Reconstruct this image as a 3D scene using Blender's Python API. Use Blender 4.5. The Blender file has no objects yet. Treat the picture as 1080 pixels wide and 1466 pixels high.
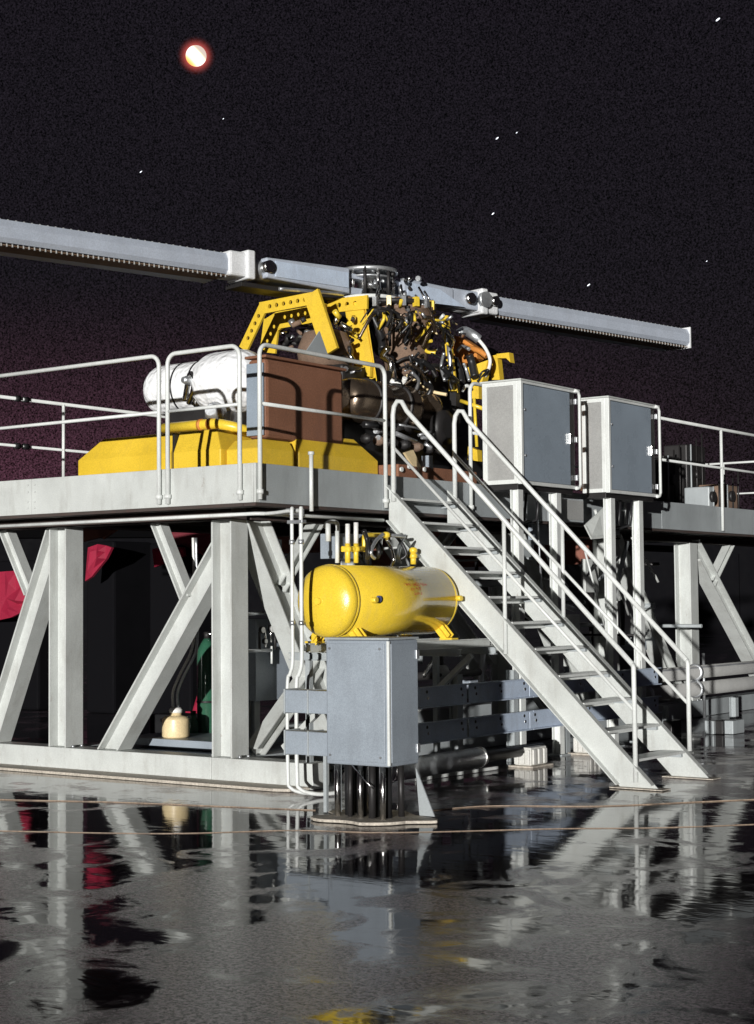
import bpy, bmesh, math, random
from mathutils import Vector, Matrix
random.seed(7)
S = bpy.context.scene
COL = S.collection
# ------------------------------------------------------------------ camera
F, CX, CY = 2367.0, 540.0, 733.0           # focal length and centre in photograph pixels
EUL = (1.624109525176294, 0.00882787681270541, 0.6311713866041128)
CAMLOC = Vector((9.5735472, -11.27346591, 1.69))
cd = bpy.data.cameras.new('camera'); cam = bpy.data.objects.new('camera', cd); COL.objects.link(cam)
cam.location = CAMLOC; cam.rotation_euler = EUL
cd.sensor_fit = 'VERTICAL'; cd.sensor_height = 36.0; cd.lens = F/1466.0*36.0
cd.clip_start = .1; cd.clip_end = 5000
S.camera = cam
RM = cam.rotation_euler.to_matrix()
# ------------------------------------------------------------------ world, sun, exposure
SUND = Vector((-.385, .92, -.05)).normalized()
el = math.asin(-SUND.z); azim = math.atan2(-SUND.x, -SUND.y)
W = bpy.data.worlds.new('World'); S.world = W; W.use_nodes = True
nt = W.node_tree; nt.nodes.clear()
def N(nt, t, **k):
    n = nt.nodes.new(t)
    for a, b in k.items(): setattr(n, a, b)
    return n
def lk(nt, a, b): nt.links.new(a, b)
sky = N(nt, 'ShaderNodeTexSky', sky_type='NISHITA', sun_disc=False, sun_elevation=el, sun_rotation=azim)
bg1 = N(nt, 'ShaderNodeBackground'); bg1.inputs['Strength'].default_value = .0006
lk(nt, sky.outputs[0], bg1.inputs[0])
tc = N(nt, 'ShaderNodeTexCoord')
sep = N(nt, 'ShaderNodeSeparateXYZ'); lk(nt, tc.outputs['Generated'], sep.inputs[0])
elv = N(nt, 'ShaderNodeMapRange', interpolation_type='SMOOTHSTEP'); elv.inputs[1].default_value = -.05; elv.inputs[2].default_value = .20
elv.inputs[3].default_value = 1; elv.inputs[4].default_value = 0; lk(nt, sep.outputs[2], elv.inputs[0])
dt = N(nt, 'ShaderNodeVectorMath', operation='DOT_PRODUCT'); lk(nt, tc.outputs['Generated'], dt.inputs[0]); dt.inputs[1].default_value = (-.94, .34, 0)
azr = N(nt, 'ShaderNodeMapRange', interpolation_type='SMOOTHSTEP'); azr.inputs[1].default_value = .62; azr.inputs[2].default_value = 1.0; lk(nt, dt.outputs['Value'], azr.inputs[0])
mu = N(nt, 'ShaderNodeMath', operation='MULTIPLY'); lk(nt, elv.outputs[0], mu.inputs[0]); lk(nt, azr.outputs[0], mu.inputs[1])
mx = N(nt, 'ShaderNodeMix', data_type='RGBA'); lk(nt, mu.outputs[0], mx.inputs[0])
mx.inputs[6].default_value = (.0062, .0050, .0072, 1); mx.inputs[7].default_value = (.085, .030, .048, 1)
nz = N(nt, 'ShaderNodeTexNoise'); nz.inputs['Scale'].default_value = 950; nz.inputs['Detail'].default_value = 2; nz.inputs['Roughness'].default_value = .8
lk(nt, tc.outputs['Generated'], nz.inputs['Vector'])
nr = N(nt, 'ShaderNodeMapRange'); nr.inputs[1].default_value = .36; nr.inputs[2].default_value = .66; nr.inputs[3].default_value = .05; nr.inputs[4].default_value = 3.0
lk(nt, nz.outputs[0], nr.inputs[0])
nm = N(nt, 'ShaderNodeMix', data_type='RGBA', blend_type='MULTIPLY'); nm.inputs[0].default_value = 1; lk(nt, mx.outputs[2], nm.inputs[6])
lk(nt, nr.outputs[0], nm.inputs[7])
bg2 = N(nt, 'ShaderNodeBackground'); lk(nt, nm.outputs[2], bg2.inputs[0]); bg2.inputs['Strength'].default_value = 1
ad = N(nt, 'ShaderNodeAddShader'); lk(nt, bg1.outputs[0], ad.inputs[0]); lk(nt, bg2.outputs[0], ad.inputs[1])
wo = N(nt, 'ShaderNodeOutputWorld'); lk(nt, ad.outputs[0], wo.inputs[0])
sl = bpy.data.lights.new('sun', 'SUN'); sl.energy = 4.5; sl.angle = math.radians(.5); sl.color = (1, .985, .955)
so = bpy.data.objects.new('sun', sl); COL.objects.link(so); so.rotation_euler = SUND.to_track_quat('-Z', 'Y').to_euler()
so.location = (0, -20, 12)
S.view_settings.view_transform = 'Standard'; S.view_settings.look = 'None'
S.view_settings.exposure = 0; S.view_settings.gamma = 1
try: S.view_settings.use_curve_mapping = False
except Exception: pass
S.render.engine = 'CYCLES'
# ------------------------------------------------------------------ helpers
def at(px, py, ax, v):
    """point of the scene seen at a photograph pixel, on the plane axis = v"""
    d = RM @ Vector((px-CX, -(py-CY), -F)); i = 'XYZ'.index(ax)
    return CAMLOC + d*((v-CAMLOC[i])/d[i])
MATS = {}
def mat(name, col, rough=.45, metal=0.0, var=.12, bump=.15, scale=60, grain=.12, dirt=0, dirtcol=(.12,.10,.09), emit=None, coat=0, dscale=1.6, rust=0):
    m = bpy.data.materials.new(name); m.use_nodes = True; t = m.node_tree; b = t.nodes['Principled BSDF']
    b.inputs['Metallic'].default_value = metal; b.inputs['Roughness'].default_value = rough
    b.inputs['Coat Weight'].default_value = coat; b.inputs['Coat Roughness'].default_value = .08
    tc = N(t, 'ShaderNodeTexCoord'); src = tc.outputs['Object']
    n1 = N(t, 'ShaderNodeTexNoise'); n1.inputs['Scale'].default_value = 2.2; n1.inputs['Detail'].default_value = 6; n1.inputs['Roughness'].default_value = .62; lk(t, src, n1.inputs['Vector'])
    n2 = N(t, 'ShaderNodeTexNoise'); n2.inputs['Scale'].default_value = scale; n2.inputs['Detail'].default_value = 2; n2.inputs['Roughness'].default_value = .8; lk(t, src, n2.inputs['Vector'])
    r1 = N(t, 'ShaderNodeMapRange'); r1.inputs[1].default_value = .3; r1.inputs[2].default_value = .7; r1.inputs[3].default_value = 1-var; r1.inputs[4].default_value = 1+var*.6; lk(t, n1.outputs[0], r1.inputs[0])
    r2 = N(t, 'ShaderNodeMapRange'); r2.inputs[1].default_value = .32; r2.inputs[2].default_value = .68; r2.inputs[3].default_value = 1-grain; r2.inputs[4].default_value = 1+grain; lk(t, n2.outputs[0], r2.inputs[0])
    mm = N(t, 'ShaderNodeMath', operation='MULTIPLY'); lk(t, r1.outputs[0], mm.inputs[0]); lk(t, r2.outputs[0], mm.inputs[1])
    mc = N(t, 'ShaderNodeMix', data_type='RGBA', blend_type='MULTIPLY'); mc.inputs[0].default_value = 1; mc.inputs[6].default_value = (*col, 1); lk(t, mm.outputs[0], mc.inputs[7])
    outc = mc.outputs[2]
    if dirt:
        mp = N(t, 'ShaderNodeMapping'); mp.inputs['Scale'].default_value = (dscale*2.2, dscale*2.2, dscale*.55); lk(t, src, mp.inputs[0])
        n3 = N(t, 'ShaderNodeTexNoise'); n3.inputs['Scale'].default_value = 1.6; n3.inputs['Detail'].default_value = 9; n3.inputs['Roughness'].default_value = .72; lk(t, mp.outputs[0], n3.inputs['Vector'])
        r3 = N(t, 'ShaderNodeMapRange'); r3.inputs[1].default_value = .50; r3.inputs[2].default_value = .74; r3.inputs[4].default_value = dirt; lk(t, n3.outputs[0], r3.inputs[0])
        md = N(t, 'ShaderNodeMix', data_type='RGBA'); lk(t, r3.outputs[0], md.inputs[0]); lk(t, outc, md.inputs[6]); md.inputs[7].default_value = (*dirtcol, 1); outc = md.outputs[2]
    if rust:
        n4 = N(t, 'ShaderNodeTexNoise'); n4.inputs['Scale'].default_value = 3.1; n4.inputs['Detail'].default_value = 10; n4.inputs['Roughness'].default_value = .78
        mp2 = N(t, 'ShaderNodeMapping'); mp2.inputs['Scale'].default_value = (1.8, 1.8, .7); mp2.inputs['Location'].default_value = (3.3, 1.7, 9.1); lk(t, src, mp2.inputs[0]); lk(t, mp2.outputs[0], n4.inputs['Vector'])
        r4 = N(t, 'ShaderNodeMapRange'); r4.inputs[1].default_value = .635; r4.inputs[2].default_value = .70; r4.inputs[4].default_value = rust; lk(t, n4.outputs[0], r4.inputs[0])
        m4 = N(t, 'ShaderNodeMix', data_type='RGBA'); lk(t, r4.outputs[0], m4.inputs[0]); lk(t, outc, m4.inputs[6]); m4.inputs[7].default_value = (.17,.075,.035,1); outc = m4.outputs[2]
    lk(t, outc, b.inputs['Base Color'])
    rr = N(t, 'ShaderNodeMapRange'); rr.inputs[1].default_value = .3; rr.inputs[2].default_value = .7; rr.inputs[3].default_value = max(.02, rough*.75); rr.inputs[4].default_value = min(1, rough*1.3)
    lk(t, n1.outputs[0], rr.inputs[0]); lk(t, rr.outputs[0], b.inputs['Roughness'])
    if bump:
        bp = N(t, 'ShaderNodeBump'); bp.inputs['Strength'].default_value = bump; bp.inputs['Distance'].default_value = .004
        lk(t, n2.outputs[0], bp.inputs['Height']); lk(t, bp.outputs[0], b.inputs['Normal'])
    if emit:
        b.inputs['Emission Color'].default_value = (*emit[0], 1); b.inputs['Emission Strength'].default_value = emit[1]
    MATS[name] = m; return m
M = MATS
mat('light_grey_paint', (.56,.58,.56), .42, rust=.55, dirt=.5, dirtcol=(.30,.29,.26), bump=.25, scale=90, grain=.09)
mat('rail_paint', (.70,.72,.70), .35, dirt=.35, dirtcol=(.32,.30,.27), grain=.07)
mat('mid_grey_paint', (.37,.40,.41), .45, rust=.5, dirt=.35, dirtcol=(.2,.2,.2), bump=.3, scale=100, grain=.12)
mat('blue_grey_paint', (.30,.34,.385), .42, rust=.35, dirt=.3, dirtcol=(.16,.17,.19), bump=.3, scale=110, grain=.14)
mat('barrier_paint', (.50,.58,.70), .38, dirt=.35, dirtcol=(.24,.24,.25), bump=.3, scale=80, grain=.12)
mat('cabinet_side', (.33,.33,.32), .5, dirt=.55, dirtcol=(.27,.27,.27), bump=.3, scale=80, grain=.14)
mat('door_glass', (.27,.32,.375), .3, var=.1, bump=.15, scale=160, grain=.22)
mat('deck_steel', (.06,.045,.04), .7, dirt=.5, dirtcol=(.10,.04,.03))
mat('dark_steel', (.028,.026,.026), .5, metal=.3, bump=.3)
mat('bright_metal', (.75,.74,.72), .22, metal=1, bump=.2, scale=40)
mat('galvanised', (.62,.64,.66), .4, metal=.8, bump=.4, scale=30, var=.25)
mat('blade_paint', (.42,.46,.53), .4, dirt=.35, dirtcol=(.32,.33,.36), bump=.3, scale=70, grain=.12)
mat('blade_undershade', (.14,.085,.05), .6, dirt=.6, dirtcol=(.3,.25,.2))
mat('cuff_white', (.74,.75,.76), .35, var=.2)
mat('yellow_paint', (.76,.51,.04), .42, rust=.45, dirt=.45, dirtcol=(.50,.33,.06), bump=.25, scale=80, grain=.13)
mat('tank_yellow', (.80,.56,.045), .2, dirt=.4, dirtcol=(.55,.40,.13), bump=.35, scale=110, grain=.16, coat=.6, dscale=2.4)
mat('pipe_yellow', (.82,.58,.05), .3)
mat('orange_rust', (.62,.24,.05), .5, dirt=.5, dirtcol=(.3,.1,.03))
mat('brown_crate', (.235,.105,.060), .65, dirt=.4, dirtcol=(.13,.06,.045), bump=.4, scale=60, grain=.22)
mat('gearbox_bronze', (.20,.13,.09), .75, metal=.0, dirt=.5, dirtcol=(.06,.045,.04), grain=.2)
mat('engine_metal', (.30,.23,.17), .24, metal=.9, dirt=.5, dirtcol=(.09,.06,.05), scale=30)
mat('white_fabric', (.90,.91,.92), .28, var=.03, grain=.02, bump=.8, scale=5); M['white_fabric'].node_tree.nodes['Bump'].inputs['Distance'].default_value = .07
mat('black_rubber', (.015,.015,.016), .4)
mat('red_fabric', (.30,.006,.035), .75, dirt=.35, dirtcol=(.3,.01,.03))
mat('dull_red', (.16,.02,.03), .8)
mat('bottle_green', (.03,.11,.065), .16, dirt=.3, dirtcol=(.1,.12,.08), coat=.4)
mat('jug_plastic', (.78,.62,.36), .35, var=.2)
mat('white_plastic', (.85,.84,.8), .35)
mat('concrete', (.50,.45,.38), .7, dirt=.7, dirtcol=(.22,.19,.17), bump=.6, scale=40, grain=.3)
mat('white_block', (.66,.65,.61), .6, dirt=.5, dirtcol=(.4,.38,.34))
mat('seam_sand', (.36,.27,.20), .5, dirt=.9, dirtcol=(.06,.05,.05), dscale=1.2, grain=.3)
mat('stencil_red', (.55,.10,.02), .5, dirt=.8, dirtcol=(.6,.42,.1), dscale=9)
mat('stencil_olive', (.22,.20,.06), .5)
mat('badge_blue', (.10,.13,.30), .4)
mat('painted_dark', (.0035,.0034,.0045), 1.0, bump=0); M['painted_dark'].node_tree.nodes['Principled BSDF'].inputs['Specular IOR Level'].default_value = .1  # near-black colour stands in for missing light on the background
mat('sign_blue', (.03,.05,.30), .5, emit=((.03,.06,.5), .25))
mat('gauge_face', (.85,.85,.82), .3)
mat('brown_beam', (.26,.10,.07), .6, dirt=.5, dirtcol=(.08,.04,.03))
mat('star_light', (1,1,1), .5, emit=((.75,.85,1), 1.1))

class MB:
    def __init__(s): s.v = []; s.f = []; s.sm = []
    def add(s, vs, fs, smooth=False):
        o = len(s.v); s.v += [tuple(x) for x in vs]; s.f += [tuple(i+o for i in f) for f in fs]; s.sm += [smooth]*len(fs); return s
    def box(s, lo, hi):
        x0,y0,z0 = lo; x1,y1,z1 = hi
        return s.add([(x0,y0,z0),(x1,y0,z0),(x1,y1,z0),(x0,y1,z0),(x0,y0,z1),(x1,y0,z1),(x1,y1,z1),(x0,y1,z1)],
            [(3,2,1,0),(4,5,6,7),(0,1,5,4),(1,2,6,5),(2,3,7,6),(3,0,4,7)])
    def prism(s, prof, p0, p1, up):
        """extrude a closed 2-D profile (a,b) from p0 to p1; b runs along up"""
        p0, p1 = Vector(p0), Vector(p1); d = (p1-p0).normalized(); u = Vector(up); u = (u-d*u.dot(d)).normalized(); r = d.cross(u)
        n = len(prof); vs = [p0+r*a+u*b for a, b in prof]+[p1+r*a+u*b for a, b in prof]
        fs = [(i, (i+1)%n, n+(i+1)%n, n+i) for i in range(n)]
        bm_fs = [tuple(range(n-1,-1,-1)), tuple(range(n, 2*n))]
        return s.add(vs, fs+bm_fs)
    def hbeam(s, p0, p1, up, h=.25, b=.24, tf=.018, tw=.012):
        """H section: flanges face +-up (h apart), b wide"""
        H, B, w = h/2, b/2, tw/2; i = H-tf
        return s.prism([(-B,-H),(B,-H),(B,-i),(w,-i),(w,i),(B,i),(B,H),(-B,H),(-B,i),(-w,i),(-w,-i),(-B,-i)], p0, p1, up)
    def cut(s, p0, p1, c0, c1):
        """mitre the two ends of the last beam onto planes (axis, value)"""
        p0, p1 = Vector(p0), Vector(p1); d = (p1-p0).normalized(); n = len(s.v); h = n//2
        for lo, hi, c in ((0, h, c0), (h, n, c1)):
            if not c: continue
            i = 'XYZ'.index(c[0])
            for k in range(lo, hi):
                v = Vector(s.v[k]); s.v[k] = tuple(v+d*((c[1]-v[i])/d[i]))
        return s
    def bar(s, p0, p1, w, h, up=(0,0,1)):
        return s.prism([(-w/2,-h/2),(w/2,-h/2),(w/2,h/2),(-w/2,h/2)], p0, p1, up)
    def tube(s, pts, r, n=10, closed=False, cap=True):
        pts = [Vector(p) for p in pts]; m = len(pts); rr = r if isinstance(r, (list, tuple)) else [r]*m
        vs = []; u = None
        for i, p in enumerate(pts):
            a = pts[max(i-1,0)]; b = pts[min(i+1,m-1)]; d = (b-a).normalized()
            if u is None:
                u = Vector((0,0,1)) if abs(d.z) < .9 else Vector((1,0,0))
            u = (u-d*u.dot(d)); u.normalize(); w = d.cross(u)
            for k in range(n):
                t = 2*math.pi*k/n; vs.append(p+(u*math.cos(t)+w*math.sin(t))*rr[i])
        fs = [(i*n+k, i*n+(k+1)%n, (i+1)*n+(k+1)%n, (i+1)*n+k) for i in range(m-1) for k in range(n)]
        s.add(vs, fs, True)
        if cap: o = len(s.v)-m*n; s.f += [tuple(o+k for k in range(n-1,-1,-1)), tuple(o+(m-1)*n+k for k in range(n))]; s.sm += [False, False]
        return s
    def lathe(s, base, axis, prof, n=32):
        """prof: (distance along axis, radius)"""
        a = Vector(axis).normalized(); base = Vector(base)
        return s.tube_prof(base, a, prof, n)
    def tube_prof(s, base, a, prof, n):
        u = Vector((0,0,1)) if abs(a.z) < .9 else Vector((1,0,0)); u = (u-a*u.dot(a)).normalized(); w = a.cross(u); vs = []
        for d, r in prof:
            for k in range(n):
                t = 2*math.pi*k/n; vs.append(base+a*d+(u*math.cos(t)+w*math.sin(t))*max(r, .0005))
        m = len(prof); fs = [(i*n+k, i*n+(k+1)%n, (i+1)*n+(k+1)%n, (i+1)*n+k) for i in range(m-1) for k in range(n)]
        s.add(vs, fs, True); o = len(s.v)-m*n
        s.f += [tuple(o+k for k in range(n-1,-1,-1)), tuple(o+(m-1)*n+k for k in range(n))]; s.sm += [False, False]
        return s
    def cyl(s, p0, p1, r, n=16):
        p0, p1 = Vector(p0), Vector(p1); return s.tube_prof(p0, (p1-p0).normalized(), [(0, r), ((p1-p0).length, r)], n)
    def bolt(s, p, n, r=.012, h=.01): p = Vector(p); return s.cyl(p, p+Vector(n).normalized()*h, r, 6)
    def holed(s, A, B, w, nrm, n, holes, t=.02, hr=.28):
        """flat bar from A to B of width w, n cells, octagonal holes in the cells listed"""
        A, B, nrm = Vector(A), Vector(B), Vector(nrm).normalized(); d = (B-A)/n; side = nrm.cross(d).normalized()*w
        L = d.length
        for i in range(n):
            a = A+d*i; q = [a-side/2, a+d-side/2, a+d+side/2, a+side/2]
            if i in holes:
                c = a+d/2; ds = d.normalized(); ss = side.normalized(); r = min(L, w)*hr
                rect = []
                for k in range(8):
                    x = [-L/2, 0, L/2, L/2, L/2, 0, -L/2, -L/2][k]; y = [-w/2, -w/2, -w/2, 0, w/2, w/2, w/2, 0][k]
                    rect.append(c+ds*x+ss*y)
                ang = [math.radians(z) for z in (-135,-90,-45,0,45,90,135,180)]
                hole = [c+ds*math.cos(g)*r+ss*math.sin(g)*r for g in ang]
                o = nrm*t/2; vs = [v+o for v in rect]+[v+o for v in hole]+[v-o for v in rect]+[v-o for v in hole]; fs = []
                for k in range(8):
                    j = (k+1)%8
                    fs += [(k, j, 8+j, 8+k), (16+j, 16+k, 24+k, 24+j), (8+k, 8+j, 24+j, 24+k), (j, k, 16+k, 16+j)]
                s.add(vs, fs)
            else:
                o = nrm*t/2; vs = [v+o for v in q]+[v-o for v in q]
                s.add(vs, [(0,1,2,3),(7,6,5,4),(0,4,5,1),(2,6,7,3),(1,5,6,2),(3,7,4,0)])
        return s
    def poly(s, pts, nrm, t):
        o = Vector(nrm).normalized()*t; n = len(pts); vs = [Vector(p) for p in pts]+[Vector(p)-o for p in pts]
        return s.add(vs, [tuple(range(n)), tuple(range(2*n-1, n-1, -1))]+[(i, n+i, n+(i+1)%n, (i+1)%n) for i in range(n)])
    def build(s, name, material, parent=None, bevel=0, label=None, kind=None):
        me = bpy.data.meshes.new(name); o = ORG.get(parent.name, Vector()) if parent else Vector()
        me.from_pydata([Vector(v)-o for v in s.v], [], s.f)
        bm = bmesh.new(); bm.from_mesh(me); bmesh.ops.recalc_face_normals(bm, faces=bm.faces[:]); bm.to_mesh(me); bm.free()
        for p, q in zip(me.polygons, s.sm): p.use_smooth = q
        me.materials.append(M[material] if isinstance(material, str) else material)
        ob = bpy.data.objects.new(name, me); COL.objects.link(ob)
        if parent: ob.parent = parent
        ORG[ob.name] = o
        if bevel:
            b = ob.modifiers.new('bevel', 'BEVEL'); b.width = bevel; b.segments = 2; b.limit_method = 'ANGLE'; b.angle_limit = math.radians(50)
        if label: ob['label'] = label
        if kind: ob['kind'] = kind
        return ob
ORG = {}
def thing(name, loc, label, cat, group=None):
    o = bpy.data.objects.new(name, None); COL.objects.link(o); o.location = loc; ORG[o.name] = Vector(loc); o.empty_display_size = .2
    o['label'] = label; o['category'] = cat
    if group: o['group'] = group
    return o
def tag(o, label, cat, group=None):
    o['label'] = label; o['category'] = cat
    if group: o['group'] = group
    return o
def struct(o): o['kind'] = 'structure'; return o
def inst(src, delta, parent=None):
    c = src.copy(); COL.objects.link(c); c.location = Vector(src.location)+Vector(delta)
    if parent: c.parent = parent
    for ch in list(src.children):
        d = ch.copy(); COL.objects.link(d); d.parent = c
    return c
def arc(c, u, v, r, a0, a1, n=6):
    c, u, v = Vector(c), Vector(u), Vector(v)
    return [c+u*r*math.cos(a0+(a1-a0)*i/n)+v*r*math.sin(a0+(a1-a0)*i/n) for i in range(n+1)]
def smooth(pts, n=6):
    pts = [Vector(p) for p in pts]; P = [pts[0]]+pts+[pts[-1]]; out = []
    for i in range(1, len(P)-2):
        for k in range(n):
            t = k/n; a, b, c, d = P[i-1], P[i], P[i+1], P[i+2]
            out.append(.5*((2*b)+(c-a)*t+(2*a-5*b+4*c-d)*t*t+(3*b-a-3*c+d)*t**3))
    out.append(P[-2]); return out
X, Y, Z = Vector((1,0,0)), Vector((0,1,0)), Vector((0,0,1))
DZ = 2.93                                    # top of the deck
# ------------------------------------------------------------------ ground
def ground_mat():
    m = bpy.data.materials.new('wet_asphalt'); m.use_nodes = True; t = m.node_tree; b = t.nodes['Principled BSDF']
    tc = N(t, 'ShaderNodeTexCoord'); src = tc.outputs['Object']
    def noise(sc, det, ro, dist=0, v=None):
        n = N(t, 'ShaderNodeTexNoise'); n.inputs['Scale'].default_value = sc; n.inputs['Detail'].default_value = det; n.inputs['Roughness'].default_value = ro; n.inputs['Distortion'].default_value = dist
        lk(t, v or src, n.inputs['Vector']); return n.outputs[0]
    def mr(x, a, bb, c=0, d=1, sm=True):
        r = N(t, 'ShaderNodeMapRange', interpolation_type='SMOOTHSTEP' if sm else 'LINEAR')
        for i, q in enumerate((a, bb, c, d)): r.inputs[i+1].default_value = q
        lk(t, x, r.inputs[0]); return r.outputs[0]
    def mth(op, a, c):
        n = N(t, 'ShaderNodeMath', operation=op)
        for i, q in enumerate((a, c)):
            if isinstance(q, (int, float)): n.inputs[i].default_value = q
            else: lk(t, q, n.inputs[i])
        return n.outputs[0]
    big = noise(.42, 5, .6, .6)                 # where water stands
    med = noise(1.7, 6, .65, .8)
    gd = N(t, 'ShaderNodeVectorMath', operation='DOT_PRODUCT'); lk(t, src, gd.inputs[0]); gd.inputs[1].default_value = (-.589, .806, 0)
    low = mr(gd.outputs['Value'], -9.0, -3.4, -.115, .10)      # the pavement dips towards the stand
    wet = mr(mth('ADD', mth('ADD', big, low), mth('MULTIPLY', mth('SUBTRACT', med, .5), .9)), .45, .60)       # 1 = film of standing water
    fine = noise(34, 2, .8); grit = noise(80, 2, .85)
    spk = mr(mth('ADD', mth('MULTIPLY', fine, .5), mth('MULTIPLY', grit, .5)), .40, .62)
    col = N(t, 'ShaderNodeMix', data_type='RGBA'); lk(t, spk, col.inputs[0])
    col.inputs[6].default_value = (.020,.013,.021,1); col.inputs[7].default_value = (.36,.27,.32,1)
    wc = N(t, 'ShaderNodeMix', data_type='RGBA'); lk(t, wet, wc.inputs[0]); lk(t, col.outputs[2], wc.inputs[6]); wc.inputs[7].default_value = (.020,.015,.020,1)
    lk(t, wc.outputs[2], b.inputs['Base Color'])
    dry_r = mr(grit, .3, .7, .10, .26)
    n_ = N(t, 'ShaderNodeMix', data_type='FLOAT'); lk(t, wet, n_.inputs[0]); lk(t, dry_r, n_.inputs[2]); n_.inputs[3].default_value = .05
    lk(t, n_.outputs[0], b.inputs['Roughness'])
    b.inputs['IOR'].default_value = 1.45
    sp = N(t, 'ShaderNodeMix', data_type='FLOAT'); lk(t, wet, sp.inputs[0]); lk(t, mr(spk, 0, 1, .05, 1.0), sp.inputs[2]); sp.inputs[3].default_value = .5
    lk(t, sp.outputs[0], b.inputs['Specular IOR Level'])
    drym = mth('ADD', mth('MULTIPLY', wet, -1.0), 1.0)
    b1 = N(t, 'ShaderNodeBump'); lk(t, mth('MULTIPLY', drym, .38), b1.inputs['Strength']); b1.inputs['Distance'].default_value = .004; lk(t, mth('ADD', grit, fine), b1.inputs['Height'])
    st = N(t, 'ShaderNodeMapping'); st.inputs['Rotation'].default_value = (0,0,-.63); st.inputs['Scale'].default_value = (.8,2.2,1); lk(t, src, st.inputs[0])
    ripple = mth('ADD', noise(2.6, 3, .55, .5, st.outputs[0]), mth('MULTIPLY', noise(14, 2, .5), .05))
    b2 = N(t, 'ShaderNodeBump'); b2.inputs['Strength'].default_value = .10; b2.inputs['Distance'].default_value = .014; lk(t, ripple, b2.inputs['Height']); lk(t, b1.outputs[0], b2.inputs['Normal'])
    lk(t, b2.outputs[0], b.inputs['Normal'])
    return m
g = MB(); g.add([(-1500,-300,0),(1500,-300,0),(1500,2500,0),(-1500,2500,0)], [(0,1,2,3)])
struct(g.build('ground', ground_mat()))
# sand-coloured ground lines, built as raised tubes so they catch light
def cable(pix, w, lb):
    pts = [at(px, py, 'Z', w*.9)+Vector((random.uniform(-.02,.02), random.uniform(-.02,.02), 0)) for px, py in pix]
    return tag(MB().tube(smooth(pts, 8), w, 6).build('ground_line', 'seam_sand'), lb, 'cable')
cable([(-150,1136),(0,1144),(160,1148),(330,1155),(455,1160)], .0045, 'thin tan line on the wet ground, built as a raised tube, left of the concrete pad')
cable([(615,1161),(700,1154),(860,1154),(1000,1148),(1180,1140)], .0045, 'thin tan line on the ground, built as a raised tube, running right past the stair foot')
cable([(-150,1186),(0,1189),(240,1193),(420,1189),(560,1192),(800,1186),(960,1184),(1180,1176)], .003, 'thinnest tan line, built as a raised tube, crossing the whole wet ground in front of the pad')

# ------------------------------------------------------------------ the test stand
st = thing('test_stand', (-2.3,5,0), 'raised light grey steel test platform on braced columns', 'platform')
X0, Y1 = -4.75, 15.5
PLX, PLY = -.75, .5
t = .05
# edge beams, front in three lengths, side in lengths as jointed in the photograph
def edge_panel(lo, hi): MB().box(lo, hi).build('edge_beam', 'light_grey_paint', st, .004)
for a, b in ((-4.75,-2.93),(-2.93,-.03)): edge_panel((a+.002, 0, 2.575), (b-.002, t, DZ))
edge_panel((-.028, 0, 2.575), (0, t, DZ))
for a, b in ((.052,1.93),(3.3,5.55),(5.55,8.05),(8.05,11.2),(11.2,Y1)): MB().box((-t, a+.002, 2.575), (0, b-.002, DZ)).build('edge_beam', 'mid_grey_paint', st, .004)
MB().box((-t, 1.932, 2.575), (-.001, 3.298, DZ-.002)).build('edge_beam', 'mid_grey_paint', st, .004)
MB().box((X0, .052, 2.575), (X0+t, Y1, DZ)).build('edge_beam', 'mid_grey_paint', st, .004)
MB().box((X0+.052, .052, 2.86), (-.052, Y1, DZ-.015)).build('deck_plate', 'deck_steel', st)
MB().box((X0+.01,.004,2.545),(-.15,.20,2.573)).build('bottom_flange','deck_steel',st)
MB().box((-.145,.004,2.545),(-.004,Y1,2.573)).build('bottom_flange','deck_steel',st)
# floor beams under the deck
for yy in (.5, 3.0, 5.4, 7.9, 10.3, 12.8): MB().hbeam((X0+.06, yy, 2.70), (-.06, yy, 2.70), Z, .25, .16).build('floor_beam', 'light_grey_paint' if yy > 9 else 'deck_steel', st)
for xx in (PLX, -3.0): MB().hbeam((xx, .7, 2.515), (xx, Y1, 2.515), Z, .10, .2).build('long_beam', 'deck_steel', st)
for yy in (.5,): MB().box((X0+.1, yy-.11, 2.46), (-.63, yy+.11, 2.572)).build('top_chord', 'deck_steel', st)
MB().hbeam((-4.6,4.6,2.38),(-.9,4.6,2.38),Z,.2,.2).build('floor_beam','brown_beam',st)
MB().hbeam((-4.6,8.0,2.30),(-.9,8.0,2.30),Z,.32,.2).build('floor_beam','brown_beam',st)
for pl in ([(70,751),(182,746),(150,768),(110,778),(86,772)],[(128,748),(188,744),(148,772)]): MB().poly([at(a_,b_,'Y',2.2) for a_,b_ in pl],Y,-.03).build('gusset','brown_beam',st)
# columns
cols = [(-.75,.5),(-2.965,.5),(-.75,5.4),(-.75,10.3),(-2.965,5.4),(-2.965,10.3),(-.75,7.9),(-2.965,12.8)]
for x_, y_ in cols:
    c = MB().hbeam((x_, y_, .237), (x_, y_, 2.458), X, .25, .24).build('column', 'light_grey_paint', st, .003)
    bp = MB(); bp.box((x_-.16,y_-.119,.2365),(x_+.16,y_-.002-.0,.2515)) if False else bp
for x_, y_ in cols:
    for dx in (-.17,.17):
        for dy in (-.06,.06): MB().bolt((x_+dx,y_+dy,.2365),Z,.018,.022).build('anchor_bolt','galvanised',st)
for x_ in (-2.93,):
    for zz in (2.64,2.70,2.80,2.87):
        for dx in (-.05,.05): MB().bolt((x_+dx,-.001,zz),-Y,.011,.009).build('bolt','light_grey_paint',st)
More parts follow.
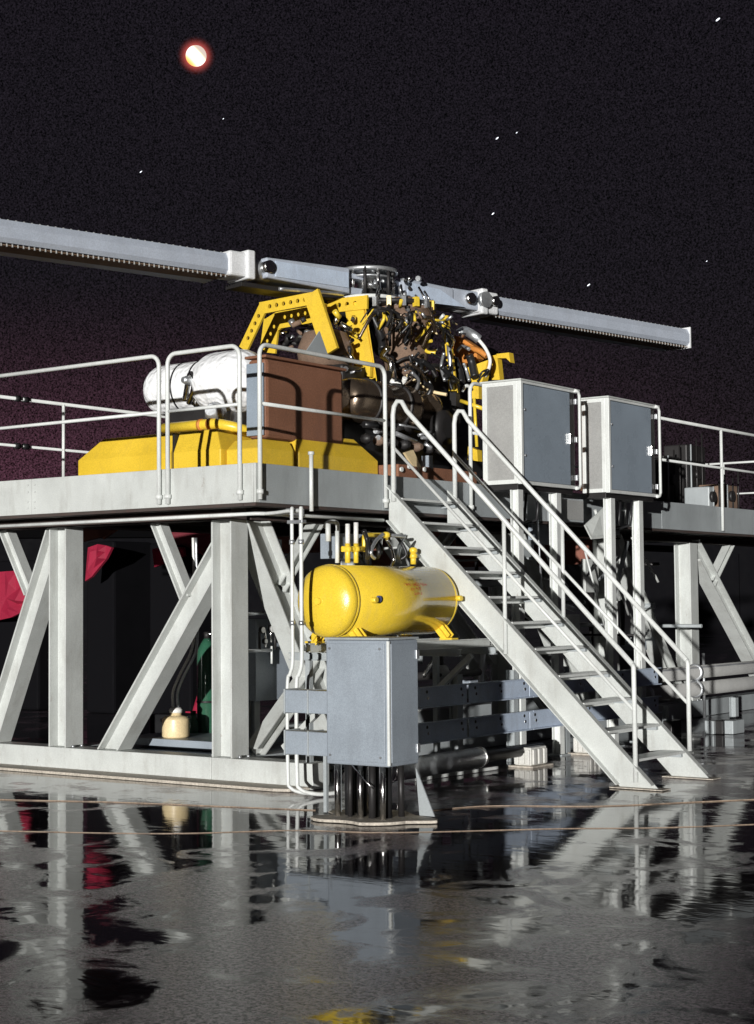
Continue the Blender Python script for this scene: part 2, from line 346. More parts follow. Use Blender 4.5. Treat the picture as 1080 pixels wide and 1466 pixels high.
# diagonal braces, with the inner knee braces
def brace(p0, p1, up, nm='brace', h=.23, b=.2, m='light_grey_paint', c0=None, c1=None): return MB().hbeam(p0, p1, up, h, b).cut(p0, p1, c0, c1).build(nm, m, st, .003)
def fr_y(yy, xt, zt, xb, zb, kx, kz, kxt, xc, kzt=2.45):
    p0, p1 = Vector((xt, yy, zt)), Vector((xb, yy, zb)); d = (p1-p0).normalized(); brace(p0, p1, d.cross(Y), h=.23, c0=('X', xc), c1=('Z', .238))
    q0, q1 = Vector((kx, yy, kz)), Vector((kxt, yy, kzt)); d = (q1-q0).normalized(); brace(q0, q1, d.cross(Y), 'knee_brace', .12, .12, c1=('Z', 2.458))
fr_y(.5, -3.03, 2.46, -4.02, .245, -3.48, 1.80, -3.86, -3.093)
fr_y(.5, -.76, 2.24, -2.27, .245, -1.28, 1.72, -1.66, -.878)
def fr_x(xx, yt, zt, yb, zb, ky, kz, kyt, kzt=2.50, m='light_grey_paint'):
    p0, p1 = Vector((xx, yt, zt)), Vector((xx, yb, zb)); d = (p1-p0).normalized(); brace(p0, p1, d.cross(X), m=m, c0=('Y', yt+.02), c1=('Z', zb-.025) if zb < .5 else None)
    if ky is not None:
        q0, q1 = Vector((xx+.0, ky, kz)), Vector((xx+.0, kyt, kzt)); d = (q1-q0).normalized(); brace(q0, q1, d.cross(X), 'knee_brace', .12, .12, c1=('Z', 2.46))
pa, pb = at(360,750,'X',-.72), at(449,975,'X',-.72); dq = (pb-pa)/(pb.z-pa.z); pt, pq = pa+dq*(2.44-pa.z), pa+dq*(.25-pa.z)
brace(pt, pq, (pq-pt).normalized().cross(X), h=.30, b=.22, c0=('Z',2.458), c1=('Z',.238))
q0, q1 = at(399,842,'X',-.72), at(468,722,'X',-.72); brace(q0, q1, (q1-q0).normalized().cross(X), 'knee_brace', .12, .12, c1=('Z',2.458))
fr_x(-.72, 3.05, 2.4, 4.90, .86, 3.6, 1.98, 4.3)
fr_x(-.72, 10.48, 2.38, 13.0, .27, 11.05, 1.9, 11.75)
fr_x(-.72, 5.6, 2.38, 7.2, .27, None, 0, 0)
fr_x(-.72, 8.1, 2.38, 9.9, .27, None, 0, 0)
fr_x(-2.9, 10.48, 2.38, 13.0, .27, 11.3, 1.7, 12.0, m='mid_grey_paint')
p0, p1 = Vector((-.72,.8,.25)), Vector((-.72,2.35,1.55)); brace(p0, p1, (p1-p0).normalized().cross(X), h=.14, b=.16)
# base rails on the ground
MB().box((-5.2,.38,.004),(-.885,.62,.235)).build('base_beam','light_grey_paint',st,.006)
MB().box((-.88,.38,.004),(.33,.62,.235)).build('base_beam','light_grey_paint',st,.006)
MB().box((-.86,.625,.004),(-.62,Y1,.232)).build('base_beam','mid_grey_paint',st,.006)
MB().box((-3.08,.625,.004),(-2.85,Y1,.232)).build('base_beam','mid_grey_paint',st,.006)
MB().box((-2.84,.63,.17),(-.87,3.0,.20)).build('floor_pan','blue_grey_paint',st)
# plate the stand sits on
MB().poly([(-5.2,.10,.03),(.10,.10,.03),(.24,.16,.03),(.30,.376,.03),(-5.2,.376,.03)], Z, .027).build('footing_slab','concrete',st,.004)

# conduit along the underside of the edge, dropping down at the corner
cn = thing('conduit_run', (-.02,.5,0), 'pair of thin light conduits from under the deck corner to the ground', 'conduit')
for k, (xq, pr) in enumerate(((.512, .016),(.613, .018))):
    yq = -.12
    pts = smooth([(.03, .10+.12*k, 2.475), (.2, .05+.1*k, 2.475), (xq-.06, yq+.06, 2.475), (xq, yq, 2.42), (xq, yq, 1.6), (xq, yq, 1.18), (xq-.03, yq, 1.06), (xq-.06, yq, .95), (xq-.06, yq, .22), (xq-.03, yq, .08), (xq+.08, yq+.10, .03), (xq+.16, yq+.3, .028)], 6)
    MB().tube(pts, pr, 10).build('conduit', 'rail_paint', cn)
    for zz in (2.2, 1.5, .75): xr = xq-(.06 if zz < 1 else 0); MB().tube([(xr, yq, zz-.02), (xr, yq, zz+.02)], pr+.008, 10).build('coupling', 'galvanised', cn)
MB().box((.48,-.15,2.36),(.65,-.09,2.39)).build('clamp', 'galvanised', cn, .004)
MB().tube([(X0, .03, 2.475), (-.03, .03, 2.475), (.03, .10, 2.475), (.03, 1.9, 2.475)], .017, 8).build('conduit', 'rail_paint', cn)
MB().box((.0,.42,2.455),(.06,.62,2.535)).build('clamp', 'galvanised', cn, .004)

# ------------------------------------------------------------------ railings
RR = .021
def loop_rail(p0, p1, label, mids=1, z0=2.60, group='tube guard rails round the deck', n_posts=0, round0=True, round1=True, ztop=4.0, name='guard_rail', m='rail_paint', r=RR, out=None):
    p0, p1 = Vector(p0), Vector(p1); d = (p1-p0).normalized(); root = thing(name, (p0.x, p0.y, z0), label, 'railing', group)
    R_ = .10; a = Vector((p0.x,p0.y,0)); b = Vector((p1.x,p1.y,0)); pts = []
    if round0: pts += [a+Z*z0]+arc(a+d*R_+Z*(ztop-R_), d, Z, R_, math.pi, math.pi/2)
    else: pts += [a+Z*ztop]
    if round1: pts += arc(b-d*R_+Z*(ztop-R_), d, Z, R_, math.pi/2, 0)+[b+Z*z0]
    else: pts += [b+Z*ztop]
    MB().tube(pts, r, 10).build('top_rail', m, root)
    for k in range(mids):
        zz = DZ+(ztop-DZ)*(k+1)/(mids+1); MB().tube([a+Z*zz, b+Z*zz], r*.8, 8).build('mid_rail', m, root)
    L = (b-a).length
    for k in range(n_posts):
        q = a+d*L*(k+1)/(n_posts+1); MB().tube([q+Z*z0, q+Z*(ztop-.005)], r, 10).build('post', m, root)
    for q, on_ in ((a, round0), (b, round1)):
        if on_:
            mb = MB(); mb.cyl(q+Z*(z0+.05), q+Z*(z0+.09), r+.012, 12); mb.build('socket', m, root)
    return root
ry = -.028
loop_rail((-4.9,ry,0), (-1.155,ry,0), 'long front handrail of white tube running off to the left', round0=False)
loop_rail((-1.045,ry,0), (-.16,ry,0), 'short narrow front handrail loop just left of the platform corner')
loop_rail((.028,.03,0), (.028,1.95,0), 'white tube handrail loop turning from the corner to the stairs')
loop_rail((.028,3.50,0), (.028,5.3,0), 'handrail loop at the far side of the stair head beside the cabinet')
r_ = loop_rail((.028,6.95,0), (.028,15.3,0), 'far side handrail running right from behind the second cabinet', round0=False, round1=False)
for yy in (9.85, 12.2, 14.6): MB().tube([(.028,yy,2.6),(.028,yy,4.0)], RR, 10).build('post','rail_paint',r_)
MB().tube([(.028,7.0,2.6),(.028,7.0,4.0)], RR, 10).build('post','rail_paint',r_)
rb = loop_rail((-4.66,.3,0), (-4.66,15.3,0), 'back handrail with black clamps crossing behind the yellow skid', round0=False, round1=False, z0=2.93, r=.019)
for yy in (2.05, 4.6, 7.2, 9.8, 12.4): MB().tube([(-4.66,yy,2.93),(-4.66,yy,4.0)], .019, 8).build('post','rail_paint',rb)
for zz in (4.0, 3.465):
    for px in (25, 37):
        q = at(px, 600, 'X', -4.66); MB().tube([(-4.66,q.y-.035,zz),(-4.66,q.y+.035,zz)], .034, 10).build('clamp','black_rubber',rb)
rc = loop_rail((-4.6,15.3,0), (-.1,15.3,0), 'far end handrail seen beyond the right hand rail', round0=False, round1=False, z0=2.93, r=.019)
for xx in (-4.2,-2.4,-1.0): MB().tube([(xx,15.3,2.93),(xx,15.3,4.0)], .019, 8).build('post','rail_paint',rc)
# thin stanchion standing outside the side beam
s_ = thing('stanchion', (.05,.86,2.5), 'short thin bare pipe standing against the side beam below the rail', 'pipe')
q = at(446, 690, 'X', .05); MB().tube([(.05,q.y,2.52),(.05,q.y,3.05)], .02, 8).build('pipe','rail_paint',s_)
MB().tube([(.05,q.y,3.045),(.05,q.y,3.075)], .03, 8).build('cap','rail_paint',s_)

# ------------------------------------------------------------------ the stairs
sr = thing('staircase', (3.0,2.5,0), 'steep open tread steel stairs from the wet ground up to the deck', 'stairs')
YN, YF = 1.99, 3.03; 
def zl(x): return 2.865-.977*x            # top edge of the stringers
def stringer(y0, y1, m='light_grey_paint'):
    mb = MB(); xa = .035
    prof = [(xa,zl(xa)), (2.92,.012), (2.86,.012), (2.545,.012), (xa,2.51-.986*xa)]
    vs = [(x,y0,z) for x, z in prof]+[(x,y1,z) for x, z in prof]; n = 5
    mb.add(vs, [(0,1,2,3,4),(9,8,7,6,5)]+[(i,n+i,n+(i+1)%n,(i+1)%n) for i in range(5)])
    return mb
for y0, s in ((YN, 1), (YF, -1)):
    stringer(y0, y0+.012).build('stringer', 'light_grey_paint', sr)
    off = .06 if s > 0 else -.06; yi = y0 if s > 0 else y0+.012
    for kk, zo in ((0,-.008),(1,-.352)):
        MB().prism([(0,-.006),(off,-.006),(off,.006),(0,.006)], (.04,yi-off*.0,zl(.04)+zo), (2.88 if kk==0 else 2.54,yi,zl(2.88 if kk==0 else 2.54)+zo), Z).build('stringer_flange', 'light_grey_paint', sr)
    MB().box((2.48,y0-.08,.004),(3.0,y0+.09,.014)).build('foot_plate', 'concrete', sr, .002)
NT = 11
tb = MB()
tb.prism([(-.11,-.012),(-.11,.008),(.085,.010),(.11,.004),(.122,-.012),(.118,-.034),(.10,-.036),(.10,-.012)], (0,YN+.03,0), (0,YF,0), Z)
first = None
for k in range(NT):
    z = DZ-(k+1)*DZ/(NT+1); x = (2.865-z)/.977-.12
    if first is None:
        mb = MB(); mb.prism([(-.125,-.014),(-.125,.010),(.09,.010),(.118,.004),(.13,-.012),(.130,-.062),(.112,-.064),(.108,-.014)], (x,YF-.002,z), (x,YN+.014,z), Z)
        first = mb.build('tread', 'rail_paint', sr, .002); fp = (x, z)
        # bolted cleat under each tread end
    else: inst(first, (x-fp[0], 0, z-fp[1] if False else 0), sr).location.z = z-fp[1]
cl = None
for k in range(NT):
    z = DZ-(k+1)*DZ/(NT+1); x = (2.865-z)/.977-.12
    if cl is None:
        mb = MB(); mb.box((x-.1,YF-.05,z-.05),(x+.1,YF-.002,z-.018)); cl = mb.build('tread_cleat','mid_grey_paint',sr,.002); cp = (x, z)
    else: c = inst(cl, (x-cp[0],0,0), sr); c.location.z = z-cp[1]
def hand_rail(yy):
    def zr(x): return zl(x)+.72 if False else 3.835-1.013*x*1.0
    za = lambda x: 3.825-1.009*x
    pts = [Vector((.12,yy,2.66)), Vector((.12,yy,3.50))]
    top = Vector((.12,yy,0)); 
    pts = [Vector((.11,yy,2.66)), Vector((.11,yy,3.52)), Vector((.125,yy,3.60)), Vector((.165,yy,3.65)), Vector((.22,yy,3.64)), Vector((.28,yy,za(.28)))]
    pts += [Vector((2.70,yy,za(2.70)))]
    MB().tube(pts, .024, 10).build('handrail', 'rail_paint', sr)
    MB().tube([(2.70,yy,za(2.70)+.003),(2.712,yy,za(2.70)-.03),(2.715,yy,.25 if yy > 2.5 else .06)], .022, 10).build('post', 'rail_paint', sr)
    MB().tube([(.11,yy,3.20),(2.70,yy,3.20-.962*2.60)], .017, 8).build('mid_rail', 'rail_paint', sr)
    xp = 1.38; MB().tube([(xp,yy,za(xp)),(xp,yy,zl(xp)-(.34 if yy < 2.5 else .05))], .02, 10).build('post', 'rail_paint', sr)
hand_rail(YN-.022); hand_rail(YF+.036)

# ------------------------------------------------------------------ cabinets on posts
def cabinet(y0, y1, x0, x1, label, rust, group='wall cabinets standing on posts beside the deck'):
    z0, z1 = 2.90, 3.985; c = thing('equipment_cabinet', ((x0+x1)/2,(y0+y1)/2,0), label, 'cabinet', group)
    MB().box((x0,y0+.01,z0+.01),(x1-.03,y1-.01,z1-.01)).build('body','cabinet_side',c,.006)
    w = .045
    fr = MB()                                    # raised rim of the side panel
    fr.box((x0-.01,y0-.006,z0),(x0+w,y0+.016,z1)); fr.box((x1-w-.03,y0-.006,z0),(x1-.028,y0+.016,z1)); fr.box((x0+w,y0-.003,z1-w),(x1-w-.03,y0+.014,z1)); fr.box((x0+w,y0-.003,z0),(x1-w-.03,y0+.014,z0+w))
    fr.build('side_rim','rail_paint',c,.003)
    lid = MB().box((x0-.03,y0-.02,z1+.001),(x1+.03,y1+.02,z1+.02)); lid.build('lid','light_grey_paint',c,.006)
    fx = x1; d = MB().box((fx-.026,y0+.045,z0+.035),(fx+.004,y1-.17,z1-.03)); dd = d.build('door','door_glass',c,.006)
    fm = MB(); fm.box((fx-.028,y0-.004,z0-.006),(fx+.022,y0+.04,z1)); fm.box((fx-.028,y0+.04,z0-.008),(fx+.020,y1-.04,z0+.03)); fm.box((fx-.028,y0+.04,z1-.026),(fx+.020,y1-.04,z1)); fm.build('door_frame','rail_paint',c,.004)
    zc = (z0+z1)/2; MB().tube([(fx+.03,y1-.10,z0)]+[(fx+.03,y1-.03,z0+.005),(fx+.03,y1,z0+.05),(fx+.03,y1,z1-.05),(fx+.03,y1-.03,z1-.005),(fx+.03,y1-.1,z1)], .018, 8).build('hinge_bar','rail_paint',c)
    MB().box((fx-.026,y1-.165,z0+.03),(fx-.008,y1-.07,z1-.03)).build('edge_strip','dark_steel',c)
    for zz in (z0+.12, zc, z1-.12): MB().box((fx-.004,y1-.075,zz-.03),(fx+.028,y1-.035,zz+.03)).build('latch','galvanised',c,.003)
    for zz in (z0+.30, z1-.30): MB().cyl((fx+.004,y0+.09,zz),(fx+.016,y0+.09,zz),.014,10).build('door_screw','galvanised',c)
    MB().box((fx+.004,y1-.215,zc-.06),(fx+.03,y1-.195,zc+.06)).build('handle','bright_metal',c,.004)
    for k in range(2): MB().tube([(x0+.15+k*.1,(y0+y1)/2+k*.1,z0-.05),(x0+.12+k*.1,(y0+y1)/2+k*.1,z0-.35),(x0-.05,(y0+y1)/2+k*.12,z0-.42)], .016, 8).build('cable','black_rubber',c)
    if rust: MB().box((x0-.022,y0-.055,z0+.03),(x0+.0,y0-.012,z1-.05)).build('rust_strip','orange_rust',c,.003)
    MB().box((x0+.02,y0+.03,z0-.06),(x1-.05,y1-.03,z0+.005)).build('plinth','dark_steel',c,.003)
    return c
c1 = cabinet(3.57,4.80,.15,.60,'larger grey cabinet with blue grey door nearest the stair head',False)
c2 = cabinet(5.50,6.76,.27,.60,'second grey cabinet farther right with rust streaked back edge',True)
for c, ys in ((c1,(3.62,4.42)),(c2,(5.66,6.36))):
    for yy in ys:
        MB().hbeam((.52,yy,.012),(.52,yy,2.838),X,.10,.10,.012,.01).build('leg','rail_paint',c,.002)
        MB().box((.42,yy-.1,.0),(.62,yy+.1,.012)).build('base_plate','mid_grey_paint',c)
# boxes and wiring tucked between the deck edge and the posts
jb = thing('junction_box', (.3,4.7,2.4), 'small square grey box under the larger cabinet beside its post', 'box')
q0 = at(800,712,'X',.35); q1 = at(836,748,'X',.35); MB().box((.2,q0.y,q1.z),(.35,q1.y,q0.z)).build('body','mid_grey_paint',jb,.006); MB().box((.352,q0.y+.02,q1.z+.02),(.36,q1.y-.02,q0.z-.02)).build('cover','cabinet_side',jb,.002)
dfl = thing('chute', (.3,5.2,2.3), 'bent grey sheet metal chute between the two cabinet posts', 'duct')
a, b, c_, d_ = at(838,752,'X',.3), at(866,726,'X',.3), at(872,770,'X',.45), at(848,772,'X',.45)
MB().poly([a,b,c_,d_], X, .02).build('sheet','light_grey_paint',dfl,.003)
for i, (pa, pb, r) in enumerate((((852,730),(900,880),.018),((735,712),(752,745),.02),((905,770),(932,815),.014),((768,715),(776,850),.012),((838,790),(868,905),.012))):
    o = MB(); o.tube([at(*pa,'X',.12), at(*pb,'X',.12)], r, 8)
    tag(o.build('pipe_brace','rail_paint' if i%2==0 else 'galvanised'), ['thin white strut slanting behind the right cabinet post','short pipe stub beneath the nearer cabinet','thin slanting strut right of the last cabinet post','slim vertical pipe between the nearer cabinet posts','thin sloping pipe left of the farther cabinet posts'][i], 'pipe')

# ------------------------------------------------------------------ pedestal cabinet in front
pd = thing('pedestal_box', (1.85,-.9,0), 'large blue grey junction box on a cluster of shiny pipes, front centre', 'junction box')
px0, px1, py0, py1 = 1.64, 2.24, -1.10, -.71
MB().box((px0,py0,.43),(px1,py1,1.385)).build('body','blue_grey_paint',pd,.012)
MB().box((px0-.008,py0-.008,1.387),(px1+.008,py1+.008,1.405)).build('lid','mid_grey_paint',pd,.004)
MB().box((px1-.012,py0-.012,.44),(px1+.010,py0+.012,1.38)).build('corner_strip','rail_paint',pd,.004)
MB().box((px1+.002,py0+.02,.46),(px1+.012,py1-.02,1.36)).build('door','blue_grey_paint',pd,.004)
MB().box((px0+.02,py0-.012,.46),(px1-.03,py0-.002,1.36)).build('cover','blue_grey_paint',pd,.004)
for i in range(5):
    for j in range(2):
        r = random.uniform(.016,.030); xx = px0+.06+i*.108+random.uniform(-.015,.015); yy = py0+.07+j*.2+random.uniform(-.02,.02)
        MB().tube([(xx,yy,.02),(xx+random.uniform(-.01,.01),yy,.432)], r, 12).build('riser_pipe','bright_metal' if (i+j)%2==0 else 'dark_steel',pd)
for i in range(4): xx = px0+.1+i*.12; MB().tube([(xx,py0+.16,.02),(xx,py0+.16,.43)], .038, 12).build('riser_pipe','black_rubber',pd)
for zz in (.55,1.27): MB().box((px1+.010,py1-.05,zz-.035),(px1+.024,py1-.01,zz+.035)).build('latch','galvanised',pd,.003)
for xx in (px0+.05,px1-.07):
    for zz in (.50,1.32): MB().cyl((xx,py0-.013,zz),(xx,py0-.022,zz),.010,8).build('screw','galvanised',pd)
MB().tube([(px0+.25,py0-.005,.43),(px0+.38,py0-.03,.33),(px0+.47,py0-.02,.26)], .006, 6).build('loose_wire','bright_metal',pd)
MB().poly([(px1+.01,py1-.06,.40),(px1+.14,py1+.0,.03),(px1+.0,py1-.0,.03)], (0,-1,0), .012).build('gusset','mid_grey_paint',pd)
pad = MB(); pts = []
for k in range(40):
    a = 2*math.pi*k/40; rx_ = .46+.09*math.sin(3*a+1)+.05*math.sin(7*a); ry_ = .36+.05*math.sin(5*a); pts.append((1.92+rx_*math.cos(a), -.92+ry_*math.sin(a), .028))
pad.poly(pts, Z, .024); tag(pad.build('concrete_pad','concrete',None,.006), 'low rough pale concrete pad under the junction box pipes', 'pad')
for zlo, zhi, lb in ((.80,.98,'upper of the two short grey wireways left of the junction box'),(.47,.655,'lower of the two short grey wireways left of the junction box')):
    w = thing('wireway', (1.35,-.85,zlo), lb, 'duct', 'wireways joined to the junction box')
    MB().box((1.13,-.98,zlo),(1.638,-.80,zhi)).build('body','blue_grey_paint',w,.006)
    MB().box((1.36,-.988,zlo-.006),(1.372,-.79,zhi+.006)).build('joint_strip','mid_grey_paint',w)
    MB().box((1.12,-.99,zlo-.008),(1.135,-.79,zhi+.008)).build('end_flange','mid_grey_paint',w,.003)
wl = thing('wireway_stand', (1.42,-.85,0), 'slim grey angle posts holding up the short wireways', 'stand')
for xx in (1.43,1.56): MB().bar((xx,-.84,.004),(xx,-.84,.468),.03,.03,X).build('leg','mid_grey_paint',wl)

# ------------------------------------------------------------------ yellow air tank and its shelf
tk = thing('air_tank', (.55,1.2,1.35), 'glossy yellow cylindrical air tank lying on bracket legs below the deck', 'tank')
TX, TR, TZ = .60, .322, 1.685; ya, yb = .26, 2.03
def dome(y, s, R_, D, n=9): return [(y+s*D*math.sin(math.pi/2*i/n), R_*math.cos(math.pi/2*i/n)) for i in range(n+1)]
pf = [(y, r) for y, r in reversed([(ya-.0-.12*math.sin(math.pi/2*i/9), TR*math.cos(math.pi/2*i/9)) for i in range(10)])]
MB().lathe((TX,0,TZ), Y, pf+[(ya+.03,TR)], 48).build('front_head','tank_yellow',tk)
MB().lathe((TX,0,TZ), Y, [(ya+.02,TR-.004),(ya+.03,TR+.006),(ya+.05,TR+.006),(ya+.06,TR-.004)], 48).build('seam_band','tank_yellow',tk)
MB().lathe((TX,0,TZ), Y, [(ya+.055,TR),(yb-.2,TR)], 48).build('shell','tank_yellow',tk)
MB().lathe((TX,0,TZ), Y, dome(yb-.2, 1, TR, .20), 48).build('rear_head','tank_yellow',tk)
MB().cyl((TX,ya-.15,TZ),(TX,ya-.10,TZ),.03,8).build('plug','pipe_yellow',tk)
for yy in (.42, 1.78):
    for s in (-1,1):
        mb = MB(); mb.poly([(TX+s*.12,yy-.04,TZ-.27),(TX+s*.25,yy-.04,TZ-.20),(TX+s*.33,yy-.04,1.325),(TX+s*.22,yy-.04,1.325)], (0,-1,0), -.014) if False else None
        mb.prism([(-.04,0),(.04,0),(.05,.012),(-.05,.012)], (TX+s*.17,yy,TZ-.25), (TX+s*.27,yy,1.325), X)
        mb.bar((TX+s*.17,yy-.03,TZ-.25),(TX+s*.27,yy-.03,1.325),.012,.10,X); mb.bar((TX+s*.17,yy+.03,TZ-.25),(TX+s*.27,yy+.03,1.325),.012,.10,X)
        mb.box((TX+s*.27-.07,yy-.055,1.312),(TX+s*.27+.07,yy+.055,1.328)); mb.build('leg','pipe_yellow',tk)
# fittings and stencil marks on the +X side
def on_shell(y, ang): return Vector((TX+TR*math.cos(ang), y, TZ+TR*math.sin(ang)))
for y, a_ in ((.50,.02),(1.86,.05)):
    p = on_shell(y, a_); n_ = Vector((math.cos(a_),0,math.sin(a_))); MB().cyl(p-n_*.01, p+n_*.045, .026, 10).build('fitting','pipe_yellow',tk)
p = on_shell(.58,.05); MB().cyl(p-X*.01,p+X*.02,.03,14).build('badge','badge_blue',tk)
def marks(ang, y0, y1, hgt, name, m, words):
    mb = MB(); y = y0
    rnd = random.Random(int(ang*100))
    for wl_ in words:
        for k in range(wl_):
            dy = .022
            if y+dy > y1: break
            for q in range(3):
                a0 = ang+rnd.uniform(-.5,.5)*hgt; a1 = a0+rnd.uniform(.2,.5)*hgt; w_ = rnd.choice([.006,.014])
                yy = y+rnd.uniform(0,.008); vs = [on_shell(yy,a0),on_shell(yy+w_,a0),on_shell(yy+w_,a1),on_shell(yy,a1)]
                vs = [TXc+(v-TXc)*1.0 for v in vs]; c0 = Vector((TX,0,TZ))
                vs = [Vector((c0.x+(v.x-c0.x)*1.006, v.y, c0.z+(v.z-c0.z)*1.006)) for v in vs]; mb.add(vs, [(0,1,2,3)])
            y += dy
        y += .022
    mb.build(name, m, tk)
TXc = Vector((0,0,0))
marks(.62,1.10,1.35,.07,'stencil_line','stencil_olive',[6,4]); marks(.46,1.03,1.43,.09,'stencil_line','stencil_red',[5,5,5]); marks(.32,1.11,1.31,.08,'stencil_line','stencil_red',[3,4]); marks(.18,1.15,1.29,.08,'stencil_line','stencil_red',[4,2])
sh = thing('tank_shelf', (.5,1.2,1.2), 'grey steel bracket shelf carrying the yellow air tank', 'shelf')
for xx in (.33,.87): MB().hbeam((xx,.3,1.27),(xx,2.5,1.27),Z,.08,.07,.01,.008).build('shelf_beam','light_grey_paint',sh)
for yy in (.42,1.78,2.40): MB().hbeam((.05,yy,1.19),(1.0,yy,1.19),Z,.07,.06,.01,.008).build('cross_beam','mid_grey_paint',sh)
for yy in (.5,2.2): MB().bar((.85,yy,1.15),(-.1,yy,.35),.05,.05,Z).build('strut','light_grey_paint',sh)
for xx, yy in ((.20,.5),(.30,2.4)): MB().bar((xx,yy,.0),(xx,yy,1.155),.05,.05,X).build('leg','mid_grey_paint',sh)
# manifold of pipes on top of the tank
mf = thing('pipe_manifold', (.45,1.0,2.0), 'yellow and white pipe manifold with valves rising from the air tank', 'pipework')
ty = TZ+TR
def P(px, py, xx=.45): return at(px, py, 'X', xx)
def vp(px, y0, y1, m, r=.022, xx=.45): MB().tube([P(px,y0,xx),P(px,y1,xx)], r, 10).build('riser', m, mf)
vp(498,806,778,'pipe_yellow',.026); vp(510,806,778,'pipe_yellow',.024); vp(522,790,768,'pipe_yellow',.024); vp(592,808,795,'pipe_yellow',.028)
vp(498,778,750,'white_plastic',.022); vp(510,778,748,'white_plastic',.022); vp(483,806,760,'rail_paint',.02); vp(470,775,750,'rail_paint',.024)
MB().tube([P(490,786),P(532,786)], .026, 10).build('header','pipe_yellow',mf)
MB().tube(smooth([P(522,790),P(522,770),P(526,766),P(556,766)],5), .022, 10).build('header','pipe_yellow',mf)
MB().tube([P(556,766),P(580,768)], .017, 10).build('header','galvanised',mf)
for px,py in ((498,786),(510,786),(553,766),(592,796),(592,788)):
    q = P(px,py); MB().lathe(q-Z*.03, Z, [(0,.02),(.015,.04),(.045,.04),(.06,.02)], 12).build('valve','pipe_yellow',mf)
for i in range(15):
    px = random.uniform(515,600); yy0 = random.uniform(755,775); yy1 = random.uniform(790,808); w_ = random.uniform(-28,28); x0_ = random.uniform(.15,.7)
    MB().tube(smooth([P(px,yy0,x0_),P(px+w_*.6,(yy0+yy1)/2-6,x0_),P(px+w_,yy1-6,x0_+.05),P(px+w_*.7,yy1+2,x0_)],6), random.choice([.012,.017,.022]), 8).build('hose', random.choice(['black_rubber','galvanised','black_rubber','bright_metal']), mf)
MB().tube(smooth([P(465,755,.1),P(470,748,.1),P(482,748,.1),P(484,762,.1)],5), .02, 8).build('hose','rail_paint',mf)
MB().box(P(480,800,.0)-Vector((.1,.1,0)), P(500,765,.0)+Vector((.1,.1,0))).build('filter_box','blue_grey_paint',mf,.005)

# ------------------------------------------------------------------ control panel and gauges behind the corner column
cp_ = thing('control_panel', (-1.0,1.2,.8), 'blue grey control panel with small gauges hung beside the corner column', 'control panel')
a, b = at(366,905,'X',-.98), at(415,1000,'X',-.98)
MB().box((-1.08,a.y,b.z),(-.98,b.y,a.z+.13)).build('panel','blue_grey_paint',cp_,.006)
for px, py in ((372,915),(380,912),(388,905),(394,915)):
    q = at(px,py,'X',-.90)
    MB().tube([q-Z*.10,q+Z*.07], .014, 8).build('filter_bowl','dark_steel' if px in (372,394) else 'bright_metal',cp_)
for px, py, r in ((377,902,.035),(377+4,918,.028),(391,900,.045)):
    q = at(px,py,'X',-.88); g_ = MB().cyl(q-X*.03,q,r,16).build('gauge','dark_steel',cp_); MB().cyl(q,q+X*.006,r*.82,16).build('dial','gauge_face',g_)
for y_ in (879,932): MB().tube([at(340,y_,'X',-.90),at(388,y_+(-1),'X',-.90)], .018, 8).build('pipe','galvanised',cp_)
MB().tube([at(345,868,'X',-.90),at(345,1010,'X',-.90)], .011, 8).build('pipe','rail_paint',cp_)
MB().tube([at(389,925,'X',-.90),at(389,950,'X',-.90)], .012, 8).build('pipe','rail_paint',cp_)
for py in (875,933): q = at(341,py,'X',-.88); MB().lathe(q-Z*.03,Z,[(0,.012),(.015,.024),(.045,.024),(.06,.012)],10).build('valve','galvanised',cp_)
MB().hbeam((-1.05,1.2,.2),(-1.05,1.2,1.30),X,.08,.08,.01,.01).build('leg','mid_grey_paint',cp_)
hp = thing('hanging_panel', (-.5,1,2.2), 'small blue grey plate hung high beside the corner brace', 'panel')
a, b = at(392,772,'X',-.9), at(404,815,'X',-.9); MB().box((-.93,a.y,b.z),(-.90,b.y,a.z)).build('plate','blue_grey_paint',hp,.003)
MB().tube([at(388,742,'X',-.88),at(388,776,'X',-.88)], .012, 8).build('rod','rail_paint',hp)

# ------------------------------------------------------------------ bottles and jug on the floor pan
gc = at(297,1048,'Z',.20); gx, gy = -2.35, 2.35
q = at(297,1050,'Y',1.9); gx, gy = q.x, q.y
GZ = .28
def bottle(x, y, r, h, label, m='bottle_green'):
    b_ = thing('gas_cylinder', (x,y,GZ), label, 'gas cylinder', 'gas cylinders under the deck')
    MB().lathe((x,y,GZ), Z, [(0,r*.9),(.02,r),(h-.2,r),(h-.12,r*.93),(h-.05,r*.6),(h,r*.3)], 28).build('shell', m, b_)
    MB().cyl((x,y,GZ+h),(x,y,GZ+h+.07),r*.3,10).build('neck','dark_steel',b_)
    MB().cyl((x-.05,y,GZ+h+.05),(x+.07,y,GZ+h+.05),.014,8).build('valve','bright_metal',b_)
    MB().lathe((x,y,.62), Z, [(0,r+.001),(.004,r+.006),(.02,r+.006),(.024,r+.001)],28).build('strap_shadow_band','dark_steel',b_)
bottle(gx, gy, .108, 1.02, 'tall shiny dark green gas cylinder standing beside the beige jug')
q = at(322,1048,'Y',2.1); bottle(q.x, q.y, .09, .98, 'second gas cylinder half hidden behind the corner column')
q = at(277,1052,'Y',1.75)
sb = thing('small_bottle', (q.x,q.y,.28), 'short green bottle on the floor between jug and tall cylinder', 'bottle')
MB().lathe((q.x,q.y,.28), Z, [(0,.05),(.01,.058),(.14,.058),(.19,.03),(.23,.025)], 18).build('body','bottle_green',sb); MB().cyl((q.x,q.y,.51),(q.x,q.y,.54),.03,10).build('cap','dark_steel',sb)
